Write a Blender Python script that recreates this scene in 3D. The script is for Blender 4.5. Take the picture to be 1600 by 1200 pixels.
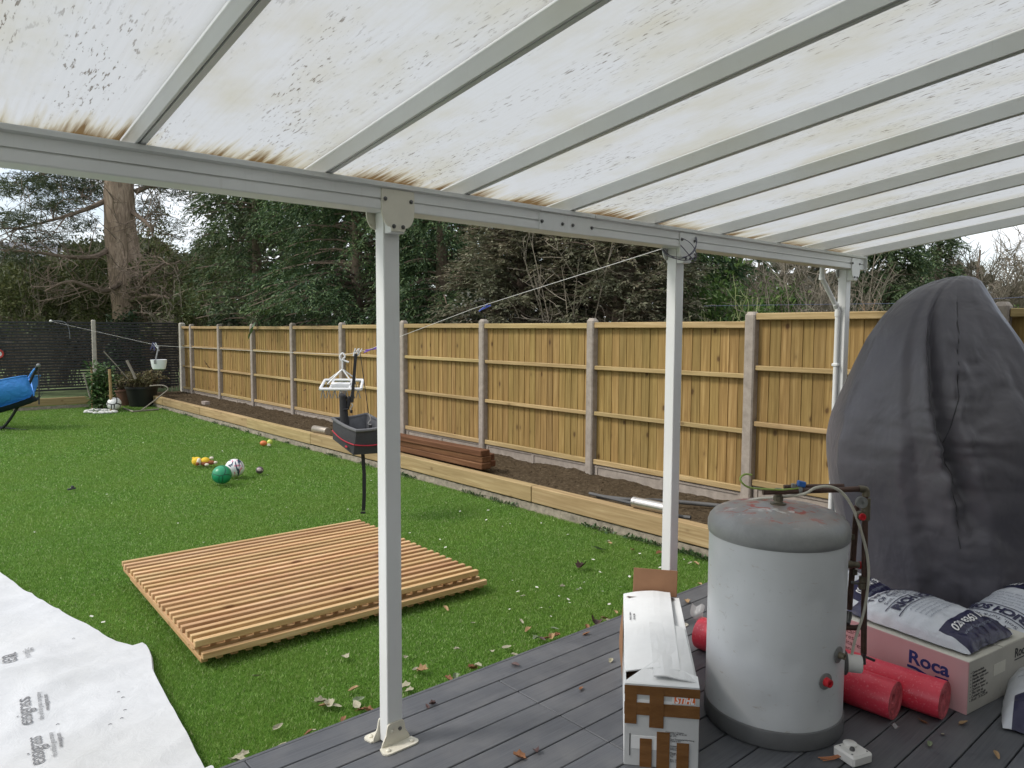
import bpy, bmesh, math, random
import numpy as np
from mathutils import Vector, Matrix, Euler, noise as mnoise
R_ = math.radians
SC = bpy.context.scene
COL = SC.collection
for _o in list(bpy.data.objects): bpy.data.objects.remove(_o)

# ------------------------------------------------------------------ camera
FPX, PITCH, ROLL, YAW, HCAM = 1155.0, R_(4.2), R_(0.25), R_(41.1), 1.70
_fw = Vector((math.sin(YAW)*math.cos(PITCH), math.cos(YAW)*math.cos(PITCH), -math.sin(PITCH)))
_rt = Vector((math.cos(YAW), -math.sin(YAW), 0)); _up = _rt.cross(_fw)
CR = math.cos(ROLL)*_rt + math.sin(ROLL)*_up
CU = -math.sin(ROLL)*_rt + math.cos(ROLL)*_up
CF = _fw
cam_d = bpy.data.cameras.new('camera'); cam = bpy.data.objects.new('camera', cam_d); COL.objects.link(cam)
cam_d.sensor_width = 36; cam_d.lens = FPX*36/1600; cam_d.clip_start = .05; cam_d.clip_end = 500
m = Matrix.Identity(4)
for i in range(3): m[i][0], m[i][1], m[i][2] = CR[i], CU[i], -CF[i]
m[0][3], m[1][3], m[2][3] = 0, 0, HCAM
cam.matrix_world = m; SC.camera = cam

# ------------------------------------------------------------------ sky, sun, exposure
SUN_DIR = Vector((-.62, .34, .78)).normalized()          # towards the sun
w = bpy.data.worlds.new('World'); SC.world = w; w.use_nodes = True
n, l = w.node_tree.nodes, w.node_tree.links; n.clear()
out = n.new('ShaderNodeOutputWorld'); bg = n.new('ShaderNodeBackground'); bg.inputs[1].default_value = .13
sky = n.new('ShaderNodeTexSky'); sky.sky_type = 'NISHITA'; sky.sun_disc = False
sky.sun_elevation = math.asin(SUN_DIR.z); sky.sun_rotation = math.atan2(SUN_DIR.x, SUN_DIR.y)
sky.air_density = 1.0; sky.dust_density = 2.0; sky.ozone_density = 1.0
tc = n.new('ShaderNodeTexCoord'); mp = n.new('ShaderNodeMapping'); mp.inputs['Scale'].default_value = (1, 1, 2.2)
nz = n.new('ShaderNodeTexNoise'); nz.inputs['Scale'].default_value = 2.6; nz.inputs['Detail'].default_value = 7
rp = n.new('ShaderNodeValToRGB'); rp.color_ramp.elements[0].position = .36; rp.color_ramp.elements[1].position = .56
rp.color_ramp.elements[0].color = (.12, .12, .12, 1)
mx = n.new('ShaderNodeMix'); mx.data_type = 'RGBA'
mx.inputs[7].default_value = (7.0, 7.2, 7.5, 1)           # cloud
l.new(tc.outputs['Generated'], mp.inputs[0]); l.new(mp.outputs[0], nz.inputs['Vector']); l.new(nz.outputs['Fac'], rp.inputs[0])
l.new(rp.outputs[0], mx.inputs[0]); l.new(sky.outputs[0], mx.inputs[6]); l.new(mx.outputs[2], bg.inputs[0]); l.new(bg.outputs[0], out.inputs[0])
sun_d = bpy.data.lights.new('sun', 'SUN'); sun = bpy.data.objects.new('sun', sun_d); COL.objects.link(sun)
sun_d.energy = 1.5; sun_d.angle = R_(12); sun_d.color = (1, .96, .9)
sun.rotation_euler = SUN_DIR.to_track_quat('Z', 'Y').to_euler(); sun.location = (0, 0, 12)
SC.render.engine = 'CYCLES'
SC.view_settings.view_transform = 'Standard'; SC.view_settings.look = 'None'
SC.view_settings.exposure = .5; SC.view_settings.gamma = 1
SC.cycles.max_bounces = 6; SC.cycles.diffuse_bounces = 4; SC.cycles.caustics_reflective = False; SC.cycles.caustics_refractive = False; SC.cycles.transparent_max_bounces = 12
SC.render.resolution_x, SC.render.resolution_y = 1024, 768

# ------------------------------------------------------------------ survey helpers: where a sight line meets a real plane
CAM = Vector((0, 0, HCAM))
def ray(x, y): return CR*((x-800)/FPX) + CU*(-(y-600)/FPX) + CF
def on_z(x, y, z): d = ray(x, y); return CAM + d*((z-HCAM)/d.z)
def on_x(x, y, X): d = ray(x, y); return CAM + d*(X/d.x)
def on_y(x, y, Y): d = ray(x, y); return CAM + d*(Y/d.y)
def on_d(x, y, D): return CAM + ray(x, y)*D
RT = Vector((math.cos(YAW), -math.sin(YAW), 0)); FW = Vector((math.sin(YAW), math.cos(YAW), 0))
GZ = -.07            # lawn level; the deck is z = 0

# ------------------------------------------------------------------ object helpers
WL = {}
def wloc(o): return WL.get(o.name, Vector((0, 0, 0))) if o else Vector((0, 0, 0))
def tag(o, label=None, cat=None, group=None, kind=None):
    if label: o['label'] = label
    if cat: o['category'] = cat
    if group: o['group'] = group
    if kind: o['kind'] = kind
    return o
def thing(name, label, cat, loc=(0, 0, 0), rotz=0, group=None):
    o = bpy.data.objects.new(name, None); COL.objects.link(o); o.empty_display_size = .1
    o.location = loc; o.rotation_euler = (0, 0, rotz); WL[o.name] = Vector(loc)
    return tag(o, label, cat, group)
def link(name, me, parent=None, loc=(0, 0, 0), rot=None, world=False):
    o = bpy.data.objects.new(name, me); COL.objects.link(o)
    p = Vector(loc)
    if parent is not None:
        o.parent = parent
        if world: p = p - wloc(parent)
    o.location = p
    WL[o.name] = Vector(loc) if world or parent is None else wloc(parent) + p
    if rot: o.rotation_euler = rot
    return o

class MB:
    def __init__(s): s.v = []; s.f = []; s.m = []
    def add(s, vs, fs, mi=0):
        b = len(s.v); s.v.extend([tuple(v) for v in vs]); s.f.extend([tuple(b+i for i in f) for f in fs]); s.m.extend([mi]*len(fs)); return s
    def box(s, c, d, bev=0, M=None, mi=0):
        cx, cy, cz = c; hx, hy, hz = d[0]/2, d[1]/2, d[2]/2
        if bev <= 0:
            vs = [(sx*hx, sy*hy, sz*hz) for sz in (-1, 1) for sy in (-1, 1) for sx in (-1, 1)]
            fs = [(0, 2, 3, 1), (4, 5, 7, 6), (0, 1, 5, 4), (2, 6, 7, 3), (0, 4, 6, 2), (1, 3, 7, 5)]
        else:
            b = min(bev, hx*.9, hy*.9, hz*.9); vs = []; idx = {}
            for sx in (-1, 1):
                for sy in (-1, 1):
                    for sz in (-1, 1):
                        idx[sx, sy, sz] = len(vs)
                        vs += [(sx*hx, sy*(hy-b), sz*(hz-b)), (sx*(hx-b), sy*hy, sz*(hz-b)), (sx*(hx-b), sy*(hy-b), sz*hz)]
            fs = []
            for a in range(3):
                for sg in (-1, 1):
                    o1, o2 = (a+1) % 3, (a+2) % 3; q = []
                    for p1, p2 in ((-1, -1), (1, -1), (1, 1), (-1, 1)):
                        k = [0, 0, 0]; k[a] = sg; k[o1] = p1; k[o2] = p2; q.append(idx[tuple(k)]+a)
                    fs.append(tuple(q if sg > 0 else q[::-1]))
            for a in range(3):
                o1, o2 = (a+1) % 3, (a+2) % 3
                for p1 in (-1, 1):
                    for p2 in (-1, 1):
                        k0 = [0, 0, 0]; k0[a] = -1; k0[o1] = p1; k0[o2] = p2; k1 = list(k0); k1[a] = 1
                        A, B = idx[tuple(k0)], idx[tuple(k1)]
                        q = (A+o1, B+o1, B+o2, A+o2); fs.append(q if p1*p2 < 0 else q[::-1])
            for k, A in idx.items():
                q = (A, A+1, A+2); fs.append(q if k[0]*k[1]*k[2] > 0 else q[::-1])
        T = Matrix.Translation(Vector(c))
        if M is not None: T = T @ M.to_4x4()
        return s.add([T @ Vector(v) for v in vs], fs, mi)
    def tube(s, pts, r, n=8, caps=True, mi=0, closed=False):
        pts = [Vector(p) for p in pts]; k = len(pts); rs = r if hasattr(r, '__len__') else [r]*k
        vs = []; up = None
        for i in range(k):
            if closed: t = pts[(i+1) % k]-pts[i-1]
            else: t = pts[min(i+1, k-1)]-pts[max(i-1, 0)]
            t.normalize()
            if up is None:
                up = Vector((0, 0, 1)) if abs(t.z) < .9 else Vector((1, 0, 0))
            a = up - t*up.dot(t)
            if a.length < 1e-5: a = t.orthogonal()
            a.normalize(); up = a; b = t.cross(a)
            for j in range(n):
                an = 2*math.pi*j/n; vs.append(pts[i]+(a*math.cos(an)+b*math.sin(an))*rs[i])
        fs = []
        for i in range(k if closed else k-1):
            i2 = (i+1) % k
            for j in range(n): fs.append((i*n+j, i*n+(j+1) % n, i2*n+(j+1) % n, i2*n+j))
        if caps and not closed: fs += [tuple(range(n))[::-1], tuple((k-1)*n+j for j in range(n))]
        return s.add(vs, fs, mi)
    def lathe(s, prof, n=32, c=(0, 0, 0), M=None, mi=0):
        vs = []; fs = []; k = len(prof)
        T = Matrix.Translation(Vector(c)) @ (M.to_4x4() if M is not None else Matrix.Identity(4))
        for (r, z) in prof:
            for j in range(n):
                a = 2*math.pi*j/n; vs.append(T @ Vector((r*math.cos(a), r*math.sin(a), z)))
        for i in range(k-1):
            for j in range(n): fs.append((i*n+j, i*n+(j+1) % n, (i+1)*n+(j+1) % n, (i+1)*n+j))
        if prof[0][0] > 1e-4: fs.append(tuple(range(n))[::-1])
        if prof[-1][0] > 1e-4: fs.append(tuple((k-1)*n+j for j in range(n)))
        return s.add(vs, fs, mi)
    def prism(s, poly, z0, z1, M=None, mi=0):
        k = len(poly); T = M.to_4x4() if M is not None else Matrix.Identity(4)
        vs = [T @ Vector((x, y, z0)) for x, y in poly]+[T @ Vector((x, y, z1)) for x, y in poly]
        fs = [tuple(range(k))[::-1], tuple(range(k, 2*k))]+[(i, (i+1) % k, k+(i+1) % k, k+i) for i in range(k)]
        return s.add(vs, fs, mi)
    def sphere(s, c, r, n=16, m=10, sc=(1, 1, 1), M=None, mi=0):
        vs = []; fs = []; T = M.to_3x3() if M is not None else Matrix.Identity(3)
        for i in range(m+1):
            th = math.pi*i/m
            for j in range(n):
                a = 2*math.pi*j/n
                vs.append(Vector(c)+T @ Vector((r*sc[0]*math.sin(th)*math.cos(a), r*sc[1]*math.sin(th)*math.sin(a), -r*sc[2]*math.cos(th))))
        for i in range(m):
            for j in range(n): fs.append((i*n+j, i*n+(j+1) % n, (i+1)*n+(j+1) % n, (i+1)*n+j))
        return s.add(vs, fs, mi)
    def grid(s, fn, nu, nv, mi=0, flip=False):
        vs = [fn(i/nu, j/nv) for j in range(nv+1) for i in range(nu+1)]; fs = []
        for j in range(nv):
            for i in range(nu):
                q = (j*(nu+1)+i, j*(nu+1)+i+1, (j+1)*(nu+1)+i+1, (j+1)*(nu+1)+i); fs.append(q[::-1] if flip else q)
        return s.add(vs, fs, mi)
    def mesh(s, name, mats, smooth=False, angle=40):
        me = bpy.data.meshes.new(name); me.from_pydata(s.v, [], s.f)
        if not isinstance(mats, (list, tuple)): mats = [mats]
        for mt in mats: me.materials.append(mt)
        if len(mats) > 1: me.polygons.foreach_set('material_index', s.m)
        if smooth:
            me.polygons.foreach_set('use_smooth', [True]*len(me.polygons))
            if angle < 180: me.set_sharp_from_angle(angle=R_(angle))
        me.update(); return me
    def build(s, name, mats, parent=None, loc=(0, 0, 0), rot=None, world=False, smooth=False, angle=40):
        """world=True: vertices are world coordinates; loc is then the object's origin"""
        if world:
            L = Vector(loc); s.v = [tuple(Vector(v)-L) for v in s.v]
        return link(name, s.mesh(name, mats, smooth, angle), parent, loc, rot, world)

def fast_mesh(name, verts, faces_n, mat, smooth=False):
    """verts (N,3); every face has faces_n consecutive vertices"""
    me = bpy.data.meshes.new(name); N = len(verts); F = N//faces_n
    me.vertices.add(N); me.vertices.foreach_set('co', np.asarray(verts, np.float32).ravel())
    me.loops.add(N); me.loops.foreach_set('vertex_index', np.arange(N, dtype=np.int32))
    me.polygons.add(F); me.polygons.foreach_set('loop_start', np.arange(0, N, faces_n, dtype=np.int32))
    me.materials.append(mat); me.update(calc_edges=True)
    return me
def RX(a): return Matrix.Rotation(a, 3, 'X')
def RY(a): return Matrix.Rotation(a, 3, 'Y')
def RZ(a): return Matrix.Rotation(a, 3, 'Z')
def bez(p0, p1, p2, p3, n=16):
    p0, p1, p2, p3 = map(Vector, (p0, p1, p2, p3)); o = []
    for i in range(n+1):
        t = i/n; o.append(p0*(1-t)**3+p1*3*t*(1-t)**2+p2*3*t*t*(1-t)+p3*t**3)
    return o
def spline(pts, n=6):
    pts = [Vector(p) for p in pts]; o = []
    for i in range(len(pts)-1):
        a, b, c, d = pts[max(i-1, 0)], pts[i], pts[i+1], pts[min(i+2, len(pts)-1)]
        for k in range(n):
            t = k/n; o.append(.5*((2*b)+(c-a)*t+(2*a-5*b+4*c-d)*t*t+(3*b-a-3*c+d)*t**3))
    return o+[pts[-1]]

# ------------------------------------------------------------------ materials
class NT:
    def __init__(s, name):
        s.mat = bpy.data.materials.new(name); s.mat.use_nodes = True
        s.n = s.mat.node_tree.nodes; s.l = s.mat.node_tree.links
        s.b = s.n['Principled BSDF']; s.out = s.n['Material Output']
    def new(s, t, **kw):
        x = s.n.new(t)
        for k, v in kw.items():
            if hasattr(x, k): setattr(x, k, v)
        return x
    def ln(s, a, b): s.l.new(a, b)
    def coord(s, scale=(1, 1, 1), kind='Object', rnd=True, rot=(0, 0, 0)):
        t = s.new('ShaderNodeTexCoord'); o = t.outputs[kind]
        if rnd:
            oi = s.new('ShaderNodeObjectInfo'); mu = s.new('ShaderNodeVectorMath', operation='MULTIPLY_ADD')
            cb = s.new('ShaderNodeCombineXYZ')
            for i in range(3): s.ln(oi.outputs['Random'], cb.inputs[i])
            mu.inputs[1].default_value = (37.1, 91.7, 53.3); s.ln(cb.outputs[0], mu.inputs[0]); s.ln(o, mu.inputs[2]); o = mu.outputs[0]
        mp = s.new('ShaderNodeMapping'); mp.inputs['Scale'].default_value = scale; mp.inputs['Rotation'].default_value = rot
        s.ln(o, mp.inputs[0]); return mp.outputs[0]
    def noise(s, vec, scale=5, detail=4, rough=.55, dist=0):
        x = s.new('ShaderNodeTexNoise'); x.inputs['Scale'].default_value = scale; x.inputs['Detail'].default_value = detail
        x.inputs['Roughness'].default_value = rough; x.inputs['Distortion'].default_value = dist; s.ln(vec, x.inputs['Vector']); return x.outputs['Fac']
    def ramp(s, fac, stops):
        x = s.new('ShaderNodeValToRGB'); e = x.color_ramp.elements
        while len(e) < len(stops): e.new(.5)
        for i, (p, c) in enumerate(stops):
            e[i].position = p; e[i].color = (c, c, c, 1) if not hasattr(c, '__len__') else (*c[:3], 1)
        s.ln(fac, x.inputs[0]); return x.outputs[0]
    def mix(s, fac, a, b, mode='MIX'):
        x = s.new('ShaderNodeMix'); x.data_type = 'RGBA'; x.blend_type = mode
        for i, v in ((0, fac), (6, a), (7, b)):
            if hasattr(v, 'is_linked') or hasattr(v, 'links'): s.ln(v, x.inputs[i])
            elif i == 0: x.inputs[0].default_value = v
            else: x.inputs[i].default_value = (*v[:3], 1)
        return x.outputs[2]
    def math(s, op, a, b=0.0):
        x = s.new('ShaderNodeMath', operation=op)
        for i, v in ((0, a), (1, b)):
            if hasattr(v, 'links'): s.ln(v, x.inputs[i])
            else: x.inputs[i].default_value = v
        return x.outputs[0]
    def hsv(s, col, val=None, amount=.3, hue=0.0):
        """value varies per object"""
        oi = s.new('ShaderNodeObjectInfo'); h = s.new('ShaderNodeHueSaturation')
        mr = s.new('ShaderNodeMapRange'); mr.inputs[3].default_value = 1-amount; mr.inputs[4].default_value = 1+amount
        s.ln(oi.outputs['Random'], mr.inputs[0]); s.ln(mr.outputs[0], h.inputs['Value'])
        if hue:
            m2 = s.new('ShaderNodeMapRange'); m2.inputs[3].default_value = .5-hue; m2.inputs[4].default_value = .5+hue
            w_ = s.new('ShaderNodeTexWhiteNoise', noise_dimensions='1D'); s.ln(oi.outputs['Random'], w_.inputs['W']); s.ln(w_.outputs['Value'], m2.inputs[0]); s.ln(m2.outputs[0], h.inputs['Hue'])
        s.ln(col, h.inputs['Color']); return h.outputs[0]
    def color(s, c):
        if hasattr(c, 'links'): s.ln(c, s.b.inputs['Base Color'])
        else: s.b.inputs['Base Color'].default_value = (*c[:3], 1)
    def bump(s, h, strength=.3, dist=.01):
        x = s.new('ShaderNodeBump'); x.inputs['Strength'].default_value = strength; x.inputs['Distance'].default_value = dist
        s.ln(h, x.inputs['Height']); s.ln(x.outputs[0], s.b.inputs['Normal'])
    def set(s, **kw):
        for k, v in kw.items():
            k = {'rough': 'Roughness', 'metal': 'Metallic', 'spec': 'Specular IOR Level', 'coat': 'Coat Weight', 'sheen': 'Sheen Weight', 'alpha': 'Alpha', 'trans': 'Transmission Weight'}[k]
            if hasattr(v, 'links'): s.ln(v, s.b.inputs[k])
            else: s.b.inputs[k].default_value = v
        return s

def plain(name, c, rough=.5, var=.12, scale=6, metal=0, bump=.0, spec=.5, dirt=None):
    t = NT(name); v = t.coord()
    f = t.noise(v, scale, 6, .62)
    col = t.mix(t.ramp(f, [(.3, 0), (.7, 1)]), tuple(x*(1-var) for x in c), tuple(min(1, x*(1+var)) for x in c))
    if dirt:
        f2 = t.noise(v, scale*2.3, 8, .7); col = t.mix(t.ramp(f2, [(dirt[1], 0), (dirt[1]+.14, 1)]), col, dirt[0])
    t.color(col); t.set(rough=rough, metal=metal, spec=spec)
    if bump: t.bump(t.noise(v, scale*8, 5), bump, .004)
    return t.mat

def wood(name, dark, mid, light, axis=2, rough=.7, knots=.5, var=.18, grain=1.0, hue=.008, knotcol=(.07, .032, .012), bump=.25, knot_scale=3.2):
    t = NT(name); s = [26*grain]*3; s[axis] = 1.1*grain
    v = t.coord(tuple(s)); g = t.noise(v, 1.6, 7, .62, .35)
    s2 = [7.]*3; s2[axis] = .9; g2 = t.noise(t.coord(tuple(s2)), 1, 3, .5, .2)
    col = t.ramp(g, [(.30, dark), (.52, mid), (.72, light)])
    col = t.mix(t.ramp(g2, [(.35, .0), (.7, .55)]), col, tuple(x*.72 for x in mid))
    if knots:
        sk = [1.0]*3; sk[axis] = .62; vk = t.coord(tuple(sk))
        vo = t.new('ShaderNodeTexVoronoi'); vo.inputs['Scale'].default_value = knot_scale*2.0; t.ln(vk, vo.inputs['Vector'])
        wn = t.noise(vk, 30, 3); d = t.math('ADD', vo.outputs['Distance'], t.math('MULTIPLY', t.math('SUBTRACT', wn, .5), .07))
        k = t.ramp(d, [(.07, knots), (.10, knots*.55), (.125, knots*.22), (.22, 0)]); col = t.mix(k, col, knotcol)
    col = t.hsv(col, amount=var, hue=hue); t.color(col); t.set(rough=rough, spec=.25)
    t.bump(g, bump, .004); return t.mat

M = {}
# painted aluminium of the canopy: a little grime and chalking
t = NT('white_aluminium'); v = t.coord(rnd=False)
f = t.noise(v, 1.7, 6, .6); f2 = t.noise(t.coord((30, 30, 2), rnd=False), 2, 4)
c = t.mix(t.ramp(f, [(.35, 0), (.75, 1)]), (.74, .75, .74), (.66, .665, .65)); c = t.mix(t.ramp(f2, [(.62, 0), (.85, .25)]), c, (.42, .40, .35))
t.color(c); t.set(rough=.38); M['alu'] = t.mat
M['bolt'] = plain('bolt_steel', (.14, .14, .14), .4, .2, 40, .8)
M['dark_slot'] = plain('dark_slot', (.06, .06, .062), .6)
M['rubber'] = plain('black_rubber_seal', (.09, .09, .088), .6, .2)
# cast foot, cream plastic with algae
M['cream'] = plain('cream_cover', (.66, .63, .53), .45, .06, 9, dirt=((.42, .38, .24), .62))
# roof sheet: milky twin-wall polycarbonate, algae and mould inside the flutes
t = NT('roof_polycarbonate'); t.n.remove(t.b)
tcn = t.new('ShaderNodeTexCoord'); sp = t.new('ShaderNodeSeparateXYZ'); t.ln(tcn.outputs['Object'], sp.inputs[0])
along = t.math('MULTIPLY', sp.outputs['Y'], -1.0)
flute = t.coord((85, 2.6, 1)); fl2 = t.coord((110, 22, 1)); blot = t.coord((3.2, 1.7, 1))
n_st = t.noise(flute, 1, 5, .65); n_sp = t.noise(fl2, 1, 4, .62); n_bl = t.noise(blot, 1, 5, .6); n_cl = t.noise(t.coord((5.5, 1.3, 1)), 1, 3)
base = t.mix(t.ramp(n_bl, [(.44, 0), (.66, .75)]), (.525, .535, .54), (.455, .435, .35))
base = t.mix(t.ramp(n_st, [(.52, 0), (.76, .30)]), base, (.42, .40, .35))
spk = t.math('MULTIPLY', t.ramp(n_sp, [(.575, 0), (.64, 1)]), t.ramp(n_cl, [(.45, 0.03), (.63, 1)]))
base = t.mix(t.math('MULTIPLY', spk, .85), base, (.12, .10, .075))
edge = t.new('ShaderNodeMapRange'); edge.inputs[1].default_value = .0; edge.inputs[2].default_value = .30; edge.inputs[3].default_value = 1; edge.inputs[4].default_value = 0
t.ln(along, edge.inputs[0])
e2 = t.math('ADD', t.math('POWER', edge.outputs[0], 1.7), t.math('MULTIPLY', t.math('SUBTRACT', t.noise(t.coord((60, 3, 1)), 1, 4), .5), 1.6))
e2 = t.math('MULTIPLY', e2, t.ramp(t.math('ADD', edge.outputs[0], 0), [(.05, 0), (.4, 1)]))
e2 = t.math('MULTIPLY', e2, t.ramp(t.noise(t.coord((7, .3, 1)), 1, 3), [(.33, .36), (.60, 1)]))
base = t.mix(t.ramp(e2, [(.16, 0), (.55, .6)]), base, (.40, .34, .19)); base = t.mix(t.ramp(e2, [(.42, 0), (.85, .95)]), base, (.13, .075, .028))
tr = t.new('ShaderNodeBsdfTranslucent'); df = t.new('ShaderNodeBsdfDiffuse'); gl = t.new('ShaderNodeBsdfGlossy'); gl.inputs['Roughness'].default_value = .25
m1 = t.new('ShaderNodeMixShader'); m1.inputs[0].default_value = .16; m2 = t.new('ShaderNodeMixShader'); m2.inputs[0].default_value = .04
t.ln(base, tr.inputs[0]); t.ln(base, df.inputs[0]); t.ln(tr.outputs[0], m1.inputs[1]); t.ln(df.outputs[0], m1.inputs[2])
t.ln(m1.outputs[0], m2.inputs[1]); t.ln(gl.outputs[0], m2.inputs[2]); t.ln(m2.outputs[0], t.out.inputs[0]); M['poly'] = t.mat
wv = t.new('ShaderNodeTexWave'); wv.inputs['Scale'].default_value = 14; wv.bands_direction = 'X'; t.ln(tcn.outputs['Object'], wv.inputs['Vector'])
bp = t.new('ShaderNodeBump'); bp.inputs['Strength'].default_value = .08; bp.inputs['Distance'].default_value = .003; t.ln(wv.outputs['Fac'], bp.inputs['Height'])
for x in (tr, df, gl): t.ln(bp.outputs[0], x.inputs['Normal'])
t = NT('roof_outer_skin'); t.n.remove(t.b); a = t.new('ShaderNodeBsdfTransparent'); a.inputs[0].default_value = (.93, .94, .94, 1); g = t.new('ShaderNodeBsdfGlossy'); g.inputs['Roughness'].default_value = .1
mm = t.new('ShaderNodeMixShader'); mm.inputs[0].default_value = .05; t.ln(a.outputs[0], mm.inputs[1]); t.ln(g.outputs[0], mm.inputs[2]); t.ln(mm.outputs[0], t.out.inputs[0]); M['skin'] = t.mat

# deck: dark grey composite, brushed along the board
t = NT('grey_composite'); g = t.noise(t.coord((3, 160, 60)), 1, 5, .6); p_ = t.noise(t.coord((2, 2, 2)), 2.2, 6, .65)
c = t.ramp(g, [(.25, (.064, .068, .076)), (.75, (.112, .117, .129))]); c = t.mix(t.ramp(p_, [(.42, 0), (.70, .6)]), c, (.15, .15, .152))
pk = t.noise(t.coord((1, 1, 1)), 60, 3, .7); c = t.mix(t.ramp(pk, [(.72, 0), (.78, .5)]), c, (.3, .3, .28))
c = t.hsv(c, amount=.16); t.color(c); t.set(rough=t.ramp(p_, [(.35, .42), (.7, .66)]), spec=.4); t.bump(g, .35, .002); M['deck'] = t.mat
M['joist'] = plain('deck_underside', (.02, .02, .021), .9)
M['fence_board'] = wood('fence_feather_board', (.18, .112, .034), (.31, .203, .070), (.455, .318, .13), 2, .75, .85, .15, hue=.007, knot_scale=2.8)
M['fence_rail'] = wood('fence_rail', (.29, .20, .085), (.42, .305, .145), (.54, .41, .22), 1, .75, .5, .10)
M['sleeper'] = wood('treated_sleeper', (.27, .19, .085), (.40, .295, .145), (.52, .41, .22), 1, .8, .45, .10, grain=.8)
M['sleeper_x'] = wood('treated_sleeper_cross', (.27, .19, .085), (.40, .295, .145), (.52, .41, .22), 0, .8, .45, .10, grain=.8)
M['brown_timber'] = wood('brown_stained_timber', (.085, .036, .016), (.15, .066, .03), (.23, .12, .062), 1, .75, .3, .15, grain=.8)
M['cedar'] = wood('cedar_slat', (.44, .245, .11), (.61, .395, .20), (.73, .535, .32), 0, .65, .62, .13, knotcol=(.12, .03, .012), knot_scale=2.2)
M['cedar_y'] = wood('cedar_cross_slat', (.38, .20, .09), (.54, .33, .16), (.64, .45, .25), 1, .65, .4, .13)
M['concrete'] = plain('concrete', (.33, .285, .24), .9, .2, 14, bump=.5, dirt=((.2, .17, .14), .6))
M['concrete_pale'] = plain('pale_concrete', (.44, .41, .35), .9, .14, 14, bump=.4)
M['haunch'] = plain('rough_mortar', (.27, .235, .18), .95, .35, 18, bump=.9, dirt=((.09, .07, .045), .58))
M['slat_black'] = plain('charcoal_slat', (.018, .020, .023), .55, .25, 9)
t = NT('bed_soil'); v = t.coord(rnd=False); f = t.noise(v, 26, 8, .7); f2 = t.noise(v, 110, 4, .6)
c = t.ramp(f, [(.3, (.035, .025, .015)), (.55, (.09, .066, .04)), (.75, (.17, .135, .09))]); c = t.mix(t.ramp(f2, [(.70, 0), (.76, .7)]), c, (.32, .27, .19))
t.color(c); t.set(rough=.95, spec=.1); t.bump(f, .9, .02); M['soil'] = t.mat
t = NT('turf_backing'); v = t.coord(rnd=False); f = t.noise(v, 40, 5, .7); f2 = t.noise(v, 1.1, 3)
c = t.ramp(f, [(.3, (.05, .12, .014)), (.7, (.125, .25, .038))]); t.color(c); t.set(rough=.95, spec=.1); t.bump(f, .8, .02); M['turf'] = t.mat
def island_leaf(name, stops, transl=.3, rough=.5, big=None):
    t = NT(name); g = t.new('ShaderNodeNewGeometry'); c = t.ramp(g.outputs['Random Per Island'], stops)
    if big:
        f = t.noise(t.coord(rnd=False), big[0], 4, .6); c = t.mix(t.ramp(f, [(.38, 0), (.66, big[2])]), c, big[1])
    t.color(c); t.set(rough=rough, spec=.35)
    if transl:
        tl = t.new('ShaderNodeBsdfTranslucent'); t.ln(c, tl.inputs[0]); ms = t.new('ShaderNodeMixShader'); ms.inputs[0].default_value = transl
        t.ln(t.b.outputs[0], ms.inputs[1]); t.ln(tl.outputs[0], ms.inputs[2]); t.ln(ms.outputs[0], t.out.inputs[0])
    return t.mat
M['blade'] = island_leaf('turf_blade', [(0, (.085, .18, .024)), (.45, (.16, .31, .050)), (.8, (.24, .405, .085)), (.93, (.36, .50, .18)), (1, (.56, .56, .34))], .3, .5, (1.1, (.24, .345, .07), .5))
# ================================================================== THE SETTING
rng = np.random.default_rng(7); rd = random.Random(5)
def nz3(x, y, z=0.0): return mnoise.noise(Vector((x, y, z)))
# wide terrain beyond the garden
g = MB(); g.grid(lambda u, v: (-160+u*320, -60+v*320, -.16+.0*u), 8, 8)
M['ground'] = plain('rough_ground', (.14, .19, .07), .95, .4, 1.2)
tag(g.build('ground', M['ground']), kind='structure')
# lawn: artificial turf sheet, then blades
lw = MB(); lw.grid(lambda u, v: (-6+u*10.86, 2.79+v*16.9, GZ-.012+.006*nz3((-6+u*10.86)*1.2, v*16.9*1.2)), 60, 90)
tag(lw.build('lawn', M['turf'], smooth=True), kind='structure')
def blades(x0, x1, y0, y1, dens, wd, hgt):
    N = int((x1-x0)*(y1-y0)*dens)
    p = np.stack([rng.uniform(x0, x1, N), rng.uniform(y0, y1, N), np.full(N, GZ-.008)], 1)
    a = rng.uniform(0, 2*np.pi, N); wv = np.stack([np.cos(a), np.sin(a), np.zeros(N)], 1)*(wd*rng.uniform(.7, 1.3, N))[:, None]*.5
    b = rng.uniform(0, 2*np.pi, N); ln = rng.uniform(.15, 1.0, N); h = hgt*rng.uniform(.6, 1.15, N)
    tip = p+np.stack([np.cos(b)*ln*h, np.sin(b)*ln*h, h], 1)
    return np.stack([p-wv, p+wv, tip], 1).reshape(-1, 3)
bl = [blades(-.3, 4.86, 2.80, 4.6, 27000, .0042, .015), blades(-.3, 4.86, 4.6, 7.5, 13500, .006, .016), blades(.2, 4.86, 7.5, 11.5, 6500, .009, .018),
      blades(.6, 4.86, 11.5, 18.7, 3200, .014, .020), blades(-4, -.3, 2.8, 9, 2500, .015, .03), blades(.6, 2.3, 18.7, 19.4, 3200, .014, .020)]
o = link('turf_blades', fast_mesh('turf_blades', np.concatenate(bl), 3, M['blade']))
tag(o, 'bright green artificial grass pile of the lawn', 'grass', kind='stuff')

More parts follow.
